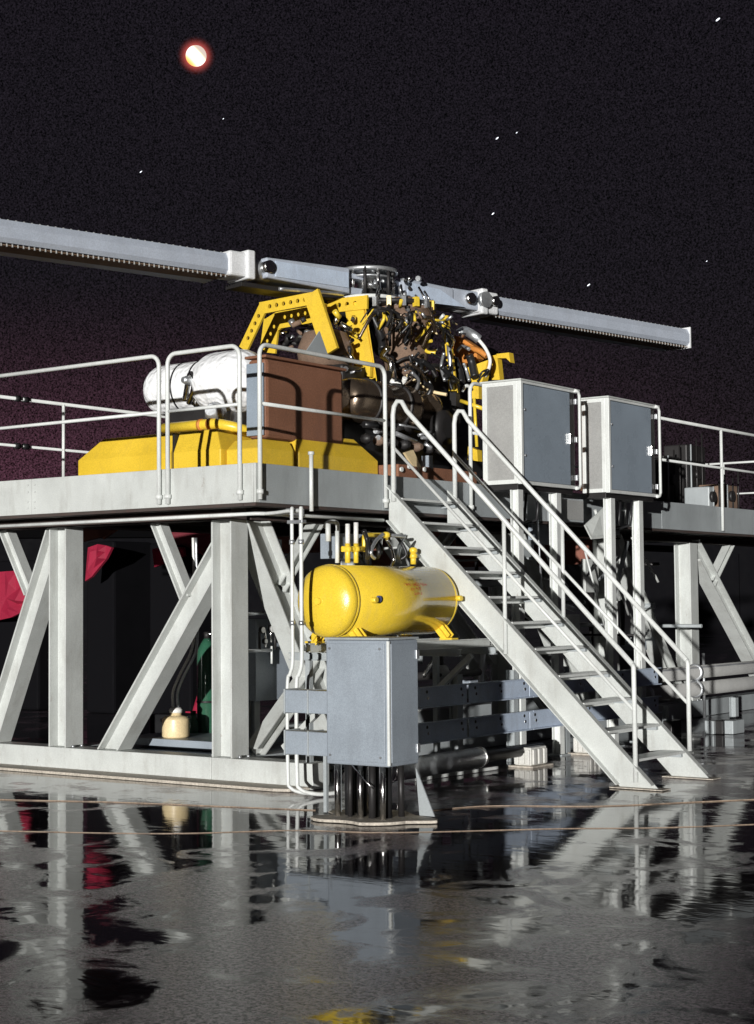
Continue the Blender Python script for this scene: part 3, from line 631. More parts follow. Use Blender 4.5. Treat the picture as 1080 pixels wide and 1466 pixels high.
q = at(252,1056,'Y',1.5); q = at(252,1056,'Y',1.2); JX, JY, JZ = q.x, q.y, q.z
jg = thing('plastic_jug', (JX,JY,JZ), 'squat beige plastic jug with white cap and hoses going in', 'jug')
MB().lathe((JX,JY,JZ), Z, [(0,.12),(.01,.135),(.02,.14),(.09,.14),(.185,.14),(.19,.139),(.212,.118),(.216,.112),(.226,.064),(.228,.06),(.27,.06)], 28).build('body','jug_plastic',jg)
MB().lathe((JX,JY,JZ+.252), Z, [(0,.066),(.03,.07),(.055,.05)], 20).build('cap','white_plastic',jg)
tag(MB().box((JX-.6,JY-.2,.237),(JX+.75,JY+.85,JZ)).build('shelf_plate','blue_grey_paint',None,.004),'low blue grey plate on the floor under the jug and cylinder','plate')
hs = thing('drain_hose', (JX,JY,.5), 'pair of clear hoses looping down from the deck into the jug', 'hose')
for dx in (-4,3):
    pts = [at(279+dx*.6,770,'Y',JY-.3), at(281+dx*.6,850,'Y',JY-.3), at(281+dx*.6,905,'Y',JY-.25), at(277+dx,935,'Y',JY-.2), at(262+dx,965,'Y',JY-.1), at(252+dx,990,'Y',JY-.03), at(252+dx,1012,'Y',JY)]
    MB().tube(smooth(pts,6), .014, 8).build('hose','white_plastic' if dx < 0 else 'galvanised',hs)
q = at(268,1024,'Z',.2); cn_ = thing('warning_cone', (q.x-.2,q.y+.5,.2), 'small red cone half hidden behind jug and green cylinder', 'cone')
MB().lathe((q.x-.2,q.y+.5,.22), Z, [(0,.12),(.01,.12),(.34,.02),(.345,.01)], 16).build('body','red_fabric',cn_); MB().box((q.x-.35,q.y+.35,.2),(q.x-.05,q.y+.65,.22)).build('base','red_fabric',cn_)
bx = thing('equipment_case', (-2.6,1.9,.2), 'black case lying on the floor pan left of the jug', 'case')
a = at(205,1052,'Z',.2); MB().box((a.x-.1,a.y+.2,.2),(a.x+.45,a.y+.5,.42)).build('body','black_rubber',bx,.02); MB().tube([(a.x+.1,a.y+.18,.34),(a.x+.12,a.y+.16,.37),(a.x+.24,a.y+.16,.37),(a.x+.26,a.y+.18,.34)], .01, 8).build('handle','bright_metal',bx)

# ------------------------------------------------------------------ steel barrier rails along the side
bar = thing('crash_barrier', (.6,3.5,0), 'two rail blue grey steel barrier with bolts behind the junction box', 'barrier')
BX = .62; ed = [1.05, at(667,1000,'X',BX).y, at(671,1000,'X',BX).y, at(756,1000,'X',BX).y, at(757,1000,'X',BX).y, at(835,1000,'X',BX).y, at(836,1000,'X',BX).y, 6.6]
for zb, zt in ((.33,.53),(.665,.865)):
    for i in range(0,8,2):
        y0, y1 = ed[i], ed[i+1]; mb = MB(); pr = [(-.02,0),(.0,.0),(.0,zt-zb),(-.02,zt-zb),(-.06,zt-zb),(-.06,zt-zb-.012),(-.014,zt-zb-.012),(-.014,.012),(-.06,.012),(-.06,0)]
        mb.prism([(-a_-.0, b_) for a_, b_ in pr], (BX,y0,zb), (BX,y1,zb), Z); mb.build('rail','barrier_paint',bar,.002)
        for yy in (y0+.10, (y0+y1)/2, y1-.10):
            for dz in (.05,.11): MB().bolt((BX+(.0 if True else 0),yy+(.02 if dz > .1 else 0),zt-dz),X,.017,.018).build('bolt','bright_metal' if dz > .1 else 'dark_steel',bar)
for yy in ((ed[1]+ed[2])/2, ed[3]-.1, ed[5]-.2, 6.4): MB().hbeam((BX-.13,yy,.004),(BX-.13,yy,.95),X,.1,.09,.01,.01).build('post','mid_grey_paint',bar)
dc = thing('silver_duct', (.9,2.0,0), 'dull silver insulated pipe lying low beyond the junction box', 'pipe')
a, b = at(603,1086,'X',.85), at(686,1073,'X',.85); MB().tube([(.85,.3,.16),(.85,b.y,.16)], .10, 24).build('jacket','galvanised',dc)
MB().tube([(.85,.2,.16),(.85,b.y+1.2,.16)], .055, 14).build('pipe','dark_steel',dc)
for yy in (.8,b.y-.02): MB().lathe((.85,yy,.16),Y,[(0,.101),(.002,.108),(.03,.108),(.032,.101)],24).build('band','bright_metal',dc)
lr = thing('ground_rail', (1.1,2,0), 'thin bright steel bar on the ground in front of the silver pipe', 'bar')
a, b = at(596,1116,'Z',.02), at(712,1099,'Z',.02); MB().bar(a,b,.025,.03,Z).build('bar','rail_paint',lr)
def block(pxa, pxb, y_, h, label, ribs=3):
    a, b = at(pxa,y_,'Z',0), at(pxb,y_-1,'Z',0); k = thing('ribbed_block', (a.x,a.y,0), label, 'block', 'pale ribbed blocks on the ground')
    w = (b-a).length; d = Vector((.82,.57,0)); 
    MB().box((a.x,a.y,.02),(a.x+w*.62,a.y+w*1.0,h)).build('body','white_block',k,.01)
    for i in range(ribs):
        f = (i+.5)/ribs; MB().box((a.x+w*.62*f-.025,a.y-.022,.03),(a.x+w*.62*f+.025,a.y-.001,h-.02)).build('rib','white_block',k,.006)
        MB().box((a.x+w*.62+.001,a.y+w*f-.03,.03),(a.x+w*.62+.022,a.y+w*f+.03,h-.02)).build('rib','white_block',k,.006)
    MB().box((a.x-.05,a.y-.05,.0),(a.x+w*.62+.05,a.y+w+.05,.02)).build('base','concrete',k,.004)
block(737,780,1098,.20,'nearer pale ribbed block on the wet ground under the barrier')
block(822,858,1080,.20,'farther pale ribbed block half hidden behind the stair stringer')

# ------------------------------------------------------------------ pipes along the side to the right
pr_ = thing('pipe_pair', (.3,10,.4), 'two thick parallel grey pipes running low beyond the stairs', 'pipework')
for py, r in ((961,.085),(985,.09)):
    a = at(1010,py,'X',.25); MB().tube([(.25,6.9,a.z),(.25,15,a.z)], r, 20).build('pipe','cabinet_side',pr_)
    for yy in (7.0,8.4,12.3): MB().lathe((.25,yy,a.z),Y,[(0,r),(.005,r+.025),(.04,r+.025),(.045,r)],20).build('flange','galvanised',pr_)
for yy in (7.6,9.6,12.6): MB().hbeam((.25,yy,.004),(.25,yy,.34),X,.09,.09,.01,.01).build('support','mid_grey_paint',pr_)
MB().tube([(.3,6.9,.78),(.3,15,.78)], .018, 8).build('thin_pipe','galvanised',pr_)
for yy in (7.3,9.0,11.0): MB().tube([(.1,yy,.1),(.1,yy,.95)], .02, 8).build('thin_pipe','galvanised',pr_)
vb = thing('valve_blocks', (.5,8,0), 'row of low grey valve boxes on the ground beyond the stairs', 'boxes')
for i, (pa, pb) in enumerate(((962,982),(1022,1030),(1035,1046),(1050,1085))):
    a, b = at(pa,1052,'Z',.0), at(pb,1050,'Z',.0); MB().box((a.x-.12,a.y,.004),(a.x,b.y,.17)).build('box','mid_grey_paint' if i % 2 else 'dark_steel',vb,.01)
# clutter beneath the far deck
cl_ = thing('under_deck_pipework', (-1.5,5,0), 'tangle of dark pipes and brackets in the shade under the deck', 'pipework')
for i in range(26):
    y_ = random.uniform(4.0,9.5); x_ = random.uniform(-2.4,-.9); z_ = random.uniform(.5,2.2)
    ax = random.choice([X,Y,Z]); L_ = random.uniform(.4,1.4); a = Vector((x_,y_,z_)); b = a+ax*L_
    if b.z > 2.4: b.z = 2.4
    MB().tube([a,b], random.choice([.015,.025,.04]), 8).build('pipe', random.choice(['dark_steel','galvanised','black_rubber','mid_grey_paint']), cl_)
for i in range(6):
    y_ = 4.2+i*.9; x_ = random.uniform(-2.0,-1.0); z_ = random.uniform(.4,1.8)
    MB().box((x_,y_,z_),(x_+.25,y_+.35,z_+random.uniform(.2,.5))).build('box', random.choice(['dark_steel','mid_grey_paint','blue_grey_paint']), cl_, .01)
for i in range(22):
    y_ = random.uniform(3.3,8.2); x_ = random.uniform(-.45,.1); z_ = random.uniform(.9,2.45)
    a = Vector((x_,y_,z_)); b = a+Vector((random.uniform(-.2,.2),random.uniform(-.6,.6),random.uniform(-.7,.3))); b.z = max(.3,min(2.5,b.z))
    MB().tube([a,b], random.choice([.012,.018,.03]), 8).build('pipe', random.choice(['rail_paint','galvanised','mid_grey_paint','bright_metal','black_rubber']), cl_)
for i, (px, py, w_, h_, m_) in enumerate(((716,700,40,40,'cabinet_side'),(762,730,26,50,'blue_grey_paint'),(838,800,20,48,'light_grey_paint'),(884,860,24,50,'light_grey_paint'),(815,880,16,30,'light_grey_paint'),(745,772,20,30,'mid_grey_paint'),(870,726,18,40,'mid_grey_paint'))):
    a, b = at(px,py,'X',-.25+.03*i), at(px+w_,py+h_,'X',-.25+.03*i); MB().box((a.x-.06,a.y,b.z),(a.x,b.y,a.z)).build('cover_plate', m_, cl_, .006)
# valve train glimpsed between tank and barrier
q = at(633,966,'X',.1); va = thing('valve', (q.x,q.y,q.z), 'round grey valve body between the tank shelf and barrier', 'valve')
MB().lathe(q-X*.05, X, [(0,.05),(.01,.10),(.08,.10),(.09,.05),(.14,.04)], 24).build('body','cabinet_side',va); MB().tube([q+Z*.05,q+Z*.2], .02, 8).build('stem','dark_steel',va)
MB().tube([q-Y*.6,q+Y*.7],.04,10).build('pipe','dark_steel',va); MB().tube([q-Y*.4+X*.04,q-Y*.15+Z*.16],.02,8).build('pipe','bright_metal',va)

# ------------------------------------------------------------------ on deck: yellow skid
ys = thing('yellow_skid', (-2,1.8,DZ), 'long low yellow housing with sloping ends on the deck behind the handrail', 'skid')
YZ0, YZ1 = DZ-.013, 3.42; sx0, sx1, sy0, sy1 = -3.32, -1.12, 1.0, 3.05
b1 = MB(); bv = .14
def chamfer(lo, hi, cx0=0, cx1=0, cy0=0, cy1=0, cz=.12):
    x0,y0,z0 = lo; x1,y1,z1 = hi; zm = z1-cz
    vs = [(x0,y0,z0),(x1,y0,z0),(x1,y1,z0),(x0,y1,z0),(x0,y0,zm),(x1,y0,zm),(x1,y1,zm),(x0,y1,zm),(x0+cx0,y0+cy0,z1),(x1-cx1,y0+cy0,z1),(x1-cx1,y1-cy1,z1),(x0+cx0,y1-cy1,z1)]
    return vs, [(3,2,1,0),(0,1,5,4),(1,2,6,5),(2,3,7,6),(3,0,4,7),(4,5,9,8),(5,6,10,9),(6,7,11,10),(7,4,8,11),(8,9,10,11)]
MB().add(*chamfer((sx0,sy0,YZ0),(-1.98,1.62,YZ1),.28,0,.10,.04,.22)).build('housing','yellow_paint',ys,.012)
MB().add(*chamfer((-1.94,sy0,YZ0),(-1.30,1.62,YZ1),0,.14,.10,.04,.22)).build('housing','yellow_paint',ys,.012)
MB().box((-1.978,sy0+.03,YZ0),(-1.942,1.6,YZ1-.02)).build('gap_strip','dark_steel',ys)
MB().add(*chamfer((-1.92,1.66,YZ0),(-.84,3.02,3.40),.0,.10,.06,.30,.22)).build('side_housing','yellow_paint',ys,.012)
MB().add(*chamfer((-1.28,1.06,YZ0),(-.86,1.62,3.29),.0,.05,.12,.02,.10)).build('side_housing','yellow_paint',ys,.012)
MB().box((-3.5,.88,DZ-.012),(-1.1,.97,DZ+.07)).build('skid_rail','deck_steel',ys,.003)
for k in range(14): q = Vector((-3.4+k*.165,.88,DZ+.05)); MB().bolt(q,-Y,.014,.014).build('bolt','galvanised',ys)
MB().box((-.83,.98,DZ-.012),(-.76,3.6,DZ+.05)).build('skid_rail','deck_steel',ys,.003)
MB().tube([(-2.35,1.3,3.50),(-1.62,1.3,3.50),(-1.45,1.35,3.46),(-1.3,1.5,3.40)], .055, 16).build('pipe','pipe_yellow',ys)
for xx in (-1.85,-1.72): MB().tube([(xx,1.3,3.5),(xx+.04,1.3,3.5)], .062, 16).build('band','orange_rust',ys)
# brown crate
bc = thing('brown_crate', (-1.3,2.0,DZ), 'big reddish brown metal box on the deck behind the handrail', 'box')
MB().box((-1.14,1.22,3.30),(-.90,2.50,4.10)).build('body','brown_crate',bc,.045)
MB().box((-1.16,1.20,4.101),(-.88,2.53,4.13)).build('lid','brown_crate',bc,.01)
MB().box((-1.13,1.195,3.33),(-.915,1.215,4.05)).build('side_plate','door_glass',bc,.005)
MB().poly([at(438,504,'X',-.86),at(458,474,'X',-.86),at(472,514,'X',-.86)],X,.01).build('corner_guard','mid_grey_paint',bc)
# white wrapped cylinders
def capsule(x0, x1, y, z, r, d0=.8, d1=.8, n=36):
    pf = [(x0-r*d0*math.cos(math.pi/2*i/8), r*math.sin(math.pi/2*i/8)) for i in range(9)]+[(x1+r*d1*math.sin(math.pi/2*i/8), r*math.cos(math.pi/2*i/8)) for i in range(9)]
    return MB().lathe((0,y,z), X, [(a_, max(b_, .001)) for a_, b_ in pf], n)
wt = thing('white_cylinder', (-2.7,2.2,3.5), 'horizontal white cylinder with domed end on the skid, black bands painted as shadow curves', 'tank')
capsule(-3.16,-2.55,2.2,4.05,.285,.85,.9).build('shell','white_fabric',wt)
for xx in (-2.85,-2.60): MB().lathe((xx,2.2,4.05),X,[(0,.284),(.002,.291),(.02,.291),(.022,.284)],36).build('strap_shadow_band','black_rubber',wt)  # black rings stand for the shadow curves on the shell
MB().box((-3.0,2.0,DZ),(-2.4,2.4,3.80)).build('saddle','dark_steel',wt,.01)
wb_ = thing('white_dome', (-2.1,2.0,3.5), 'larger round white vessel right behind the end of the cylinder', 'vessel')
capsule(-2.20,-1.86,2.0,4.03,.335,.85,.8).build('shell','white_fabric',wb_)
MB().tube(smooth([(-2.5,1.78,3.85),(-2.42,1.74,4.02),(-2.36,1.72,4.12),(-2.3,1.72,4.05),(-2.36,1.75,3.92),(-2.46,1.8,3.82)],6), .03, 10).build('hose','bright_metal',wb_)
MB().lathe((-2.38,1.76,4.05),(-.2,-1,0),[(0,.05),(.03,.06),(.08,.045),(.12,.03)],16).build('valve','galvanised',wb_)
MB().lathe((-1.95,1.7,3.66),(.3,-1,.1),[(0,.10),(.1,.11),(.2,.06)],20).build('boss','galvanised',wb_)
MB().box((-2.25,1.9,DZ),(-1.95,2.2,3.78)).build('saddle','galvanised',wb_,.01)

# ------------------------------------------------------------------ drive rig with yellow frames
HX, HY = -1.99, 4.42
dr = thing('rotor_drive_rig', (HX,HY,DZ), 'crowded gearbox and engine rig held in perforated yellow frames', 'machine')
def arch(yy, pix, wpx, name='perforated_frame', t=.03, holes=True):
    """frame plates lying in the plane Y = yy"""
    pts = [at(px,py,'Y',yy) for px, py in pix]
    for i in range(len(pts)-1):
        L_ = (pts[i+1]-pts[i]).length; w = wpx[i]; n = max(2, int(L_/(w*.62)))
        ext = (pts[i+1]-pts[i]).normalized()*w*.30
        MB().holed(pts[i]-(ext if i else ext*0), pts[i+1]+ext, w, Y, n, set(range(1,n-1)) if holes and holes is True or (holes and i in holes) else set(), t+i*.006, .26).build(name,'yellow_paint',dr)
arch(3.2, [(349,500),(377,441),(449,427),(472,497)], [.13,.14,.21], holes=(0,1))
arch(3.75, [(384,505),(389,466),(405,456),(462,446)], [.24,.22,.17], holes=(3,))
MB().holed(at(398,461,'Y',3.73),at(462,449,'Y',3.73),.17,Y,6,{1,2,3,4},.025,.26).build('perforated_frame','yellow_paint',dr)
arch(3.9, [(470,439),(522,433)], [.16], holes=(0,))
arch(3.92,[(507,434),(524,536)], [.26], holes=False)
MB().poly([at(522,427,'Y',3.89),at(540,545,'Y',3.89),at(540,545,'Y',4.04),at(522,427,'Y',4.04)],X,.012).build('frame_web','yellow_paint',dr)
MB().poly([at(534,540,'Y',3.88),at(510,536,'Y',3.88),at(512,527,'Y',3.88),at(534,525,'Y',3.88)],Y,.05).build('frame_foot','yellow_paint',dr)
MB().poly([at(616,454,'Y',5.2),at(643,452,'Y',5.2),at(656,560,'Y',5.2),at(645,560,'Y',5.2),at(638,480,'Y',5.2)],Y,.03).build('frame_post','yellow_paint',dr)
MB().poly([at(643,452,'Y',5.2),at(656,562,'Y',5.2),at(656,562,'Y',5.35),at(643,452,'Y',5.35)],X,.012).build('frame_web','yellow_paint',dr)
MB().tube([at(641,470,'Y',5.15),at(648,558,'Y',5.15)], .03, 8).build('rail','galvanised',dr)
MB().poly([at(676,528,'Y',5.7),at(706,517,'Y',5.7),at(698,548,'Y',5.7),at(684,552,'Y',5.7)],Y,.12).build('bracket','yellow_paint',dr)
MB().poly([at(709,511,'Y',6.0),at(718,509,'Y',6.0),at(722,545,'Y',6.0),at(709,545,'Y',6.0)],Y,.1).build('frame_post','yellow_paint',dr)
MB().poly([at(717,508,'Y',6.0),at(735,506,'Y',6.0),at(737,520,'Y',6.0),at(731,514,'Y',6.0),at(719,514,'Y',6.0)],Y,.1).build('frame_cap','yellow_paint',dr)
MB().poly([at(681,553,'Y',5.6),at(692,551,'Y',5.6),at(692,572,'Y',5.6),at(681,572,'Y',5.6)],Y,.1).build('bracket','yellow_paint',dr)
MB().poly([at(677,640,'Y',5.0),at(690,645,'Y',5.0),at(691,661,'Y',5.0),at(676,659,'Y',5.0)],Y,.1).build('bracket','yellow_paint',dr)
MB().tube([at(679,570,'Y',5.3),at(683,640,'Y',5.3)], .02, 8).build('rod','pipe_yellow',dr)
MB().tube([at(660,574,'Y',5.3),at(692,585,'Y',5.3)], .025, 8).build('rod','pipe_yellow',dr)
# gearbox: tapered housing under the hub
gb = Vector((-1.6,4.62,0))
G = MB().lathe((gb.x,gb.y,4.30), Z, [(0,.08),(.02,.20),(.03,.20),(.032,.27),(.05,.27),(.052,.235),(.66,.33),(.78,.335),(.781,.37),(.82,.37),(.821,.30),(.9,.22),(.95,.18)], 44).build('gearbox','gearbox_bronze',dr)
for k in range(20):
    a = 2*math.pi*k/20; MB().bolt((gb.x+.35*math.cos(a),gb.y+.35*math.sin(a),5.12),Z,.018,.03).build('bolt','galvanised',G)
q = at(574,465,'X',gb.x+.5)
for s in (-.06,.06):
    for k in range(9):
        z = 4.62+k*.055; r = .275+(z-4.62)*.155; a = -.75; p = Vector((gb.x+r*math.cos(a)+s*math.sin(a)*-1, gb.y+r*math.sin(a)+s*math.cos(a), z)); MB().bolt(p,(math.cos(a),math.sin(a),0),.016,.03).build('bolt','bright_metal',G)
MB().cyl((HX,HY,4.9),(HX,HY,5.36),.17,28).build('mast','dark_steel',dr)
MB().lathe((HX,HY,5.0),Z,[(0,.45),(.03,.5),(.08,.5),(.1,.3),(.2,.28)],36).build('top_case','dark_steel',dr)
# small bright fittings round the swashplate
rf = random.Random(3)
for k in range(34):
    px = rf.uniform(530,652); py = 430+ (px-530)*.20+rf.uniform(-4,22)*(1 if px < 620 else 2.2); p = at(px,py,'X',rf.uniform(-1.25,-.95))
    ax = Vector((rf.uniform(-1,1),rf.uniform(-1,1),rf.uniform(-1,1))).normalized()
    MB().cyl(p,p+ax*rf.uniform(.04,.12),rf.uniform(.008,.024),7).build('fitting',rf.choice(['pipe_yellow','black_rubber','gearbox_bronze','black_rubber','galvanised','dark_steel','jug_plastic','rail_paint','dark_steel']),dr)
for k in range(24):
    px = rf.uniform(478,508); py = rf.uniform(450,545); p = at(px,py,'Y',rf.uniform(3.5,3.8)); ax = Vector((rf.uniform(-1,1),rf.uniform(-1,1),rf.uniform(-1,1))).normalized()
    MB().cyl(p,p+ax*rf.uniform(.05,.16),rf.uniform(.015,.035),8).build('fitting',rf.choice(['bright_metal','galvanised','bright_metal','pipe_yellow','dark_steel']),dr)
for k in range(30):
    px = rf.uniform(402,462); py = rf.uniform(456,500); p = at(px,py,'Y',rf.uniform(3.4,4.2)); ax = Vector((rf.uniform(-1,1),rf.uniform(-1,1),rf.uniform(-.6,.6))).normalized()
    MB().cyl(p,p+ax*rf.uniform(.05,.18),rf.uniform(.015,.04),8).build('fitting',rf.choice(['bright_metal','galvanised','dark_steel','dark_steel','gearbox_bronze']),dr)
# swashplate ring with lugs and links below the hub
SW = Vector((HX+.28, HY+.12, 0))
MB().lathe((SW.x,SW.y,5.13),Z,[(0,.40),(.006,.47),(.05,.47),(.056,.40)],40).build('swashplate','dark_steel',dr)
for k in range(18):
    a = 2*math.pi*k/18; c, s_ = math.cos(a), math.sin(a); p = Vector((SW.x+.47*c, SW.y+.47*s_, 5.15))
    m_ = 'pipe_yellow' if k % 2 else 'galvanised'
    MB().bar(p-Z*.06, p+Z*.05, .05, .07, Vector((c,s_,0))).build('lug', m_, dr)
    if k % 2 == 0: MB().tube([p+Vector((c,s_,0))*.02, p+Vector((-c*.1,-s_*.1,.20))], .014, 8).build('pitch_link','bright_metal',dr)
    if k % 3 == 0: MB().tube(smooth([p-Z*.03, p+Vector((c*.08,s_*.08,-.16)), p+Vector((c*.03,s_*.03,-.34)), p+Vector((-c*.06,-s_*.06,-.52))],5), .018, 8).build('hose','black_rubber' if k % 2 else 'engine_metal',dr)
for k in range(30):
    x0_ = rf.uniform(534,640); y0_ = 436+(x0_-530)*.2+rf.uniform(0,14); x1_ = x0_+rf.uniform(-22,22); y1_ = y0_+rf.uniform(12,34); xx = rf.uniform(-1.22,-1.02)
    A, B = at(x0_,y0_,'X',xx), at(x1_,y1_,'X',xx-.06); C_ = (A+B)/2+Vector((.06,rf.uniform(-.08,.08),rf.uniform(-.03,.08)))
    MB().tube(smooth([A,C_,B],6), rf.choice([.008,.012,.018,.024]), 8).build('hose', rf.choice(['black_rubber','dark_steel','bright_metal','black_rubber','engine_metal','pipe_yellow']), dr)
for k in range(26):
    x0_ = rf.uniform(560,645); y0_ = rf.uniform(500,552); x1_ = x0_+rf.uniform(-26,26); y1_ = y0_+rf.uniform(6,34); xx = rf.uniform(-1.25,-.95)
    A, B = at(x0_,y0_,'X',xx), at(x1_,y1_,'X',xx-.06); C_ = (A+B)/2+Vector((.05,rf.uniform(-.12,.12),rf.uniform(-.06,.06)))
    MB().tube(smooth([A,C_,B],6), rf.choice([.010,.014,.02,.032]), 8).build('hose', rf.choice(['black_rubber','dark_steel','black_rubber','engine_metal','galvanised']), dr)
# pipes and hoses over the rig
def hose(pix, yy, r, m, nm='hose'): MB().tube(smooth([at(px,py,'Y',yy+(k%2)*.04) for k,(px,py) in enumerate(pix)],6), r, 8).build(nm,m,dr)
hose([(582,537),(600,548),(618,560),(640,565)],4.3,.02,'jug_plastic'); hose([(556,498),(548,510),(560,520),(556,545)],4.0,.04,'bright_metal')
hose([(612,470),(604,482),(606,497),(616,503),(628,500)],4.7,.022,'bright_metal'); hose([(618,488),(608,492),(611,503),(624,505)],4.65,.02,'pipe_yellow')
hose([(636,505),(632,525),(637,545)],4.6,.02,'galvanised'); hose([(600,505),(590,520),(600,535),(615,530)],4.2,.016,'black_rubber')
hose([(560,545),(575,552),(580,541)],3.9,.03,'white_plastic'); hose([(566,520),(585,512),(610,520),(625,540)],4.3,.018,'dark_steel')
hose([(528,470),(540,500),(560,515)],4.2,.05,'black_rubber'); hose([(532,450),(545,478),(548,500)],4.2,.05,'black_rubber')
hose([(657,478),(666,474),(678,480),(686,486)],5.6,.06,'galvanised'); hose([(686,487),(696,500),(702,517),(697,535),(688,543)],5.6,.022,'white_plastic')
hose([(655,503),(662,496),(672,500)],5.5,.022,'galvanised'); hose([(664,520),(668,530),(672,545)],5.5,.02,'galvanised')
hose([(685,540),(692,532),(699,530),(690,540),(684,546)],5.55,.016,'black_rubber'); hose([(651,513),(657,530),(661,548)],5.4,.05,'black_rubber')
hose([(672,508),(676,520),(680,540)],5.5,.05,'black_rubber'); hose([(662,560),(668,552),(674,556)],5.4,.02,'rail_paint')
# orange collector ring
MB().tube(smooth([at(654,492,'Y',5.8),at(668,497,'Y',5.75),at(685,502,'Y',5.7),at(697,510,'Y',5.7)],6), .035, 12).build('orange_pipe','orange_rust',dr)
MB().poly([at(654,482,'Y',5.9),at(668,484,'Y',5.9),at(692,500,'Y',5.9),at(693,515,'Y',5.9),at(675,526,'Y',5.9),at(655,505,'Y',5.9)],Y,.15).build('orange_duct','orange_rust',dr)
MB().lathe(at(665,520,'Y',6.0),Y,[(0,.2),(.1,.26),(.5,.26)],24).build('dark_drum','dark_steel',dr)
# engine: dark shiny cylinder in front
e0 = at(506,581,'X',-1.0); e1 = at(642,590,'X',-1.0); ez = e0.z+.0
MB().lathe((-1.15,e0.y,3.86),Y,[(0,.10),(.02,.19),(.10,.235),(.55,.245),(.60,.25),(.64,.25),(.66,.235),(1.1,.235),(1.14,.25),(1.2,.25),(1.22,.21),(1.62,.20),(1.72,.12)],40).build('engine_casing','engine_metal',dr)
for yy in (e0.y+.38,e0.y+.95): MB().lathe((-1.15,yy,3.86),Y,[(0,.235),(.004,.262),(.03,.262),(.034,.235)],40).build('clamp_ring','dark_steel',dr)
q = at(630,575,'X',-.95); MB().lathe(q-X*.25,(.7,-.4,-.35),[(0,.18),(.2,.17),(.28,.13),(.29,.11)],28).build('exhaust_stub','engine_metal',dr)
for k in range(16):
    y_ = e0.y+rf.uniform(0,1.6); z_ = 3.86+rf.uniform(-.42,-.22); MB().tube([(-.98,y_,z_),(-.98+rf.uniform(-.05,.1),y_+rf.uniform(.1,.4),z_+rf.uniform(-.1,.1))], rf.uniform(.012,.04), 8).build('pipe',rf.choice(['dark_steel','black_rubber','galvanised']),dr)
for k in range(6): p = at(525+k*18,628+k*3,'X',-1.0); MB().lathe(p-X*.05,X,[(0,.05),(.06,.06),(.12,.03)],12).build('pump',rf.choice(['dark_steel','gearbox_bronze']),dr)
MB().box((-1.9,e0.y-.3,DZ),(-1.05,e0.y+2.6,3.18)).build('bed_frame','dark_steel',dr,.01)
MB().box((-.95,3.05,DZ),(-.6,4.6,3.14)).build('bed_frame','brown_crate',dr,.01)
for k in range(4): p = at(574+k*11,672+k*2-(k%2)*6,'X',-.58); MB().bolt(p,X,.028,.02).build('bolt','rail_paint',dr)
MB().poly([at(580,648,'X',-.6),at(592,644,'X',-.6),at(604,670,'X',-.6),at(597,676,'X',-.6)],X,.03).build('bracket','jug_plastic',dr)
MB().box(at(604,676,'X',-.72),at(620,652,'X',-.60)).build('small_box','blue_grey_paint',dr,.005)
MB().lathe(at(637,612,'X',-.9)-X*.1,X,[(0,.16),(.03,.2),(.12,.2),(.15,.12)],28).build('fan_case','dark_steel',dr)
# legs of the rig down to the deck
for x_, y_ in ((-2.6,3.75),(-1.4,3.95),(-2.6,5.3),(-1.35,5.3)): MB().bar((x_,y_,DZ),(x_,y_,4.3),.09,.09,X).build('leg','dark_steel',dr)
MB().box((-2.5,3.4,DZ),(-1.6,4.1,4.35)).build('inner_case','dark_steel',dr,.03)
MB().box((-2.4,4.15,DZ),(-1.75,6.3,4.45)).build('inner_case','black_rubber',dr,.03)
MB().box((-1.5,3.0,3.19),(-1.3,6.2,3.66)).build('inner_case','black_rubber',dr,.03)
MB().lathe((-2.0,3.6,4.35),Z,[(0,.3),(.2,.33),(.4,.25),(.45,.1)],24).build('inner_case','gearbox_bronze',dr)

# ------------------------------------------------------------------ rotor
rt = thing('rotor', (HX,HY,5.5), 'two bladed grey rotor with ribbed hub crossing the night sky', 'rotor')
RD = Vector((.222,.975,0)).normalized(); RS = Vector((RD.y,-RD.x,0))   # RS faces the camera side
def rp(s, side, z): return Vector((HX,HY,0))+RD*s+RS*side+Z*z
ZB = 5.40
def blade(s0, s1, sg):
    # leading face to the camera, tapering section, slightly drooped, underside visible
    mb = MB(); n = 14; ring = [( .10,.125),(.135,.05),(.135,-.06),(.10,-.105),(-.34,-.14),(-.36,-.12),(-.10,.10),(.02,.14)]; vs = []
    for i in range(n+1):
        s = s0+(s1-s0)*i/n; dz = -.0022*(abs(s))**1.6; vs += [rp(s*sg,a_,ZB+b_+dz) for a_, b_ in ring]
    m = len(ring); fs = [(i*m+k,i*m+(k+1)%m,(i+1)*m+(k+1)%m,(i+1)*m+k) for i in range(n) for k in range(m)]+[tuple(range(m-1,-1,-1)),tuple(n*m+k for k in range(m))]
    b_ = mb.add(vs, fs).build('blade','blade_paint',rt)
    MB().bar(rp(s0*sg,-.05,ZB-.128),rp(s1*sg,-.05,ZB-.128-.0022*s1**1.6),.30,.012,Z).build('underside_strip','blade_undershade',b_)  # brown strip puts the blade's under-shadow into its colour
    st_ = MB(); L_ = s1-s0; k = 0; s = s0+.03
    while s < s1-.03:
        dz = -.0022*s**1.6; st_.cyl(rp(s*sg,.095,ZB-.112+dz),rp(s*sg,.10,ZB-.145+dz),.010,5); s += .062
    st_.build('edge_stud','cabinet_side',b_,kind='stuff')
    s = s0+.03; st2 = MB()
    while s < s1-.03:
        dz = -.0022*s**1.6; st2.cyl(rp(s*sg,.015,ZB+.13+dz),rp(s*sg,.015,ZB+.152+dz),.011,6); s += .09
    st2.build('edge_stud','cabinet_side',b_,kind='stuff')
blade(2.12, 6.7, -1); blade(2.02, 5.90, 1)
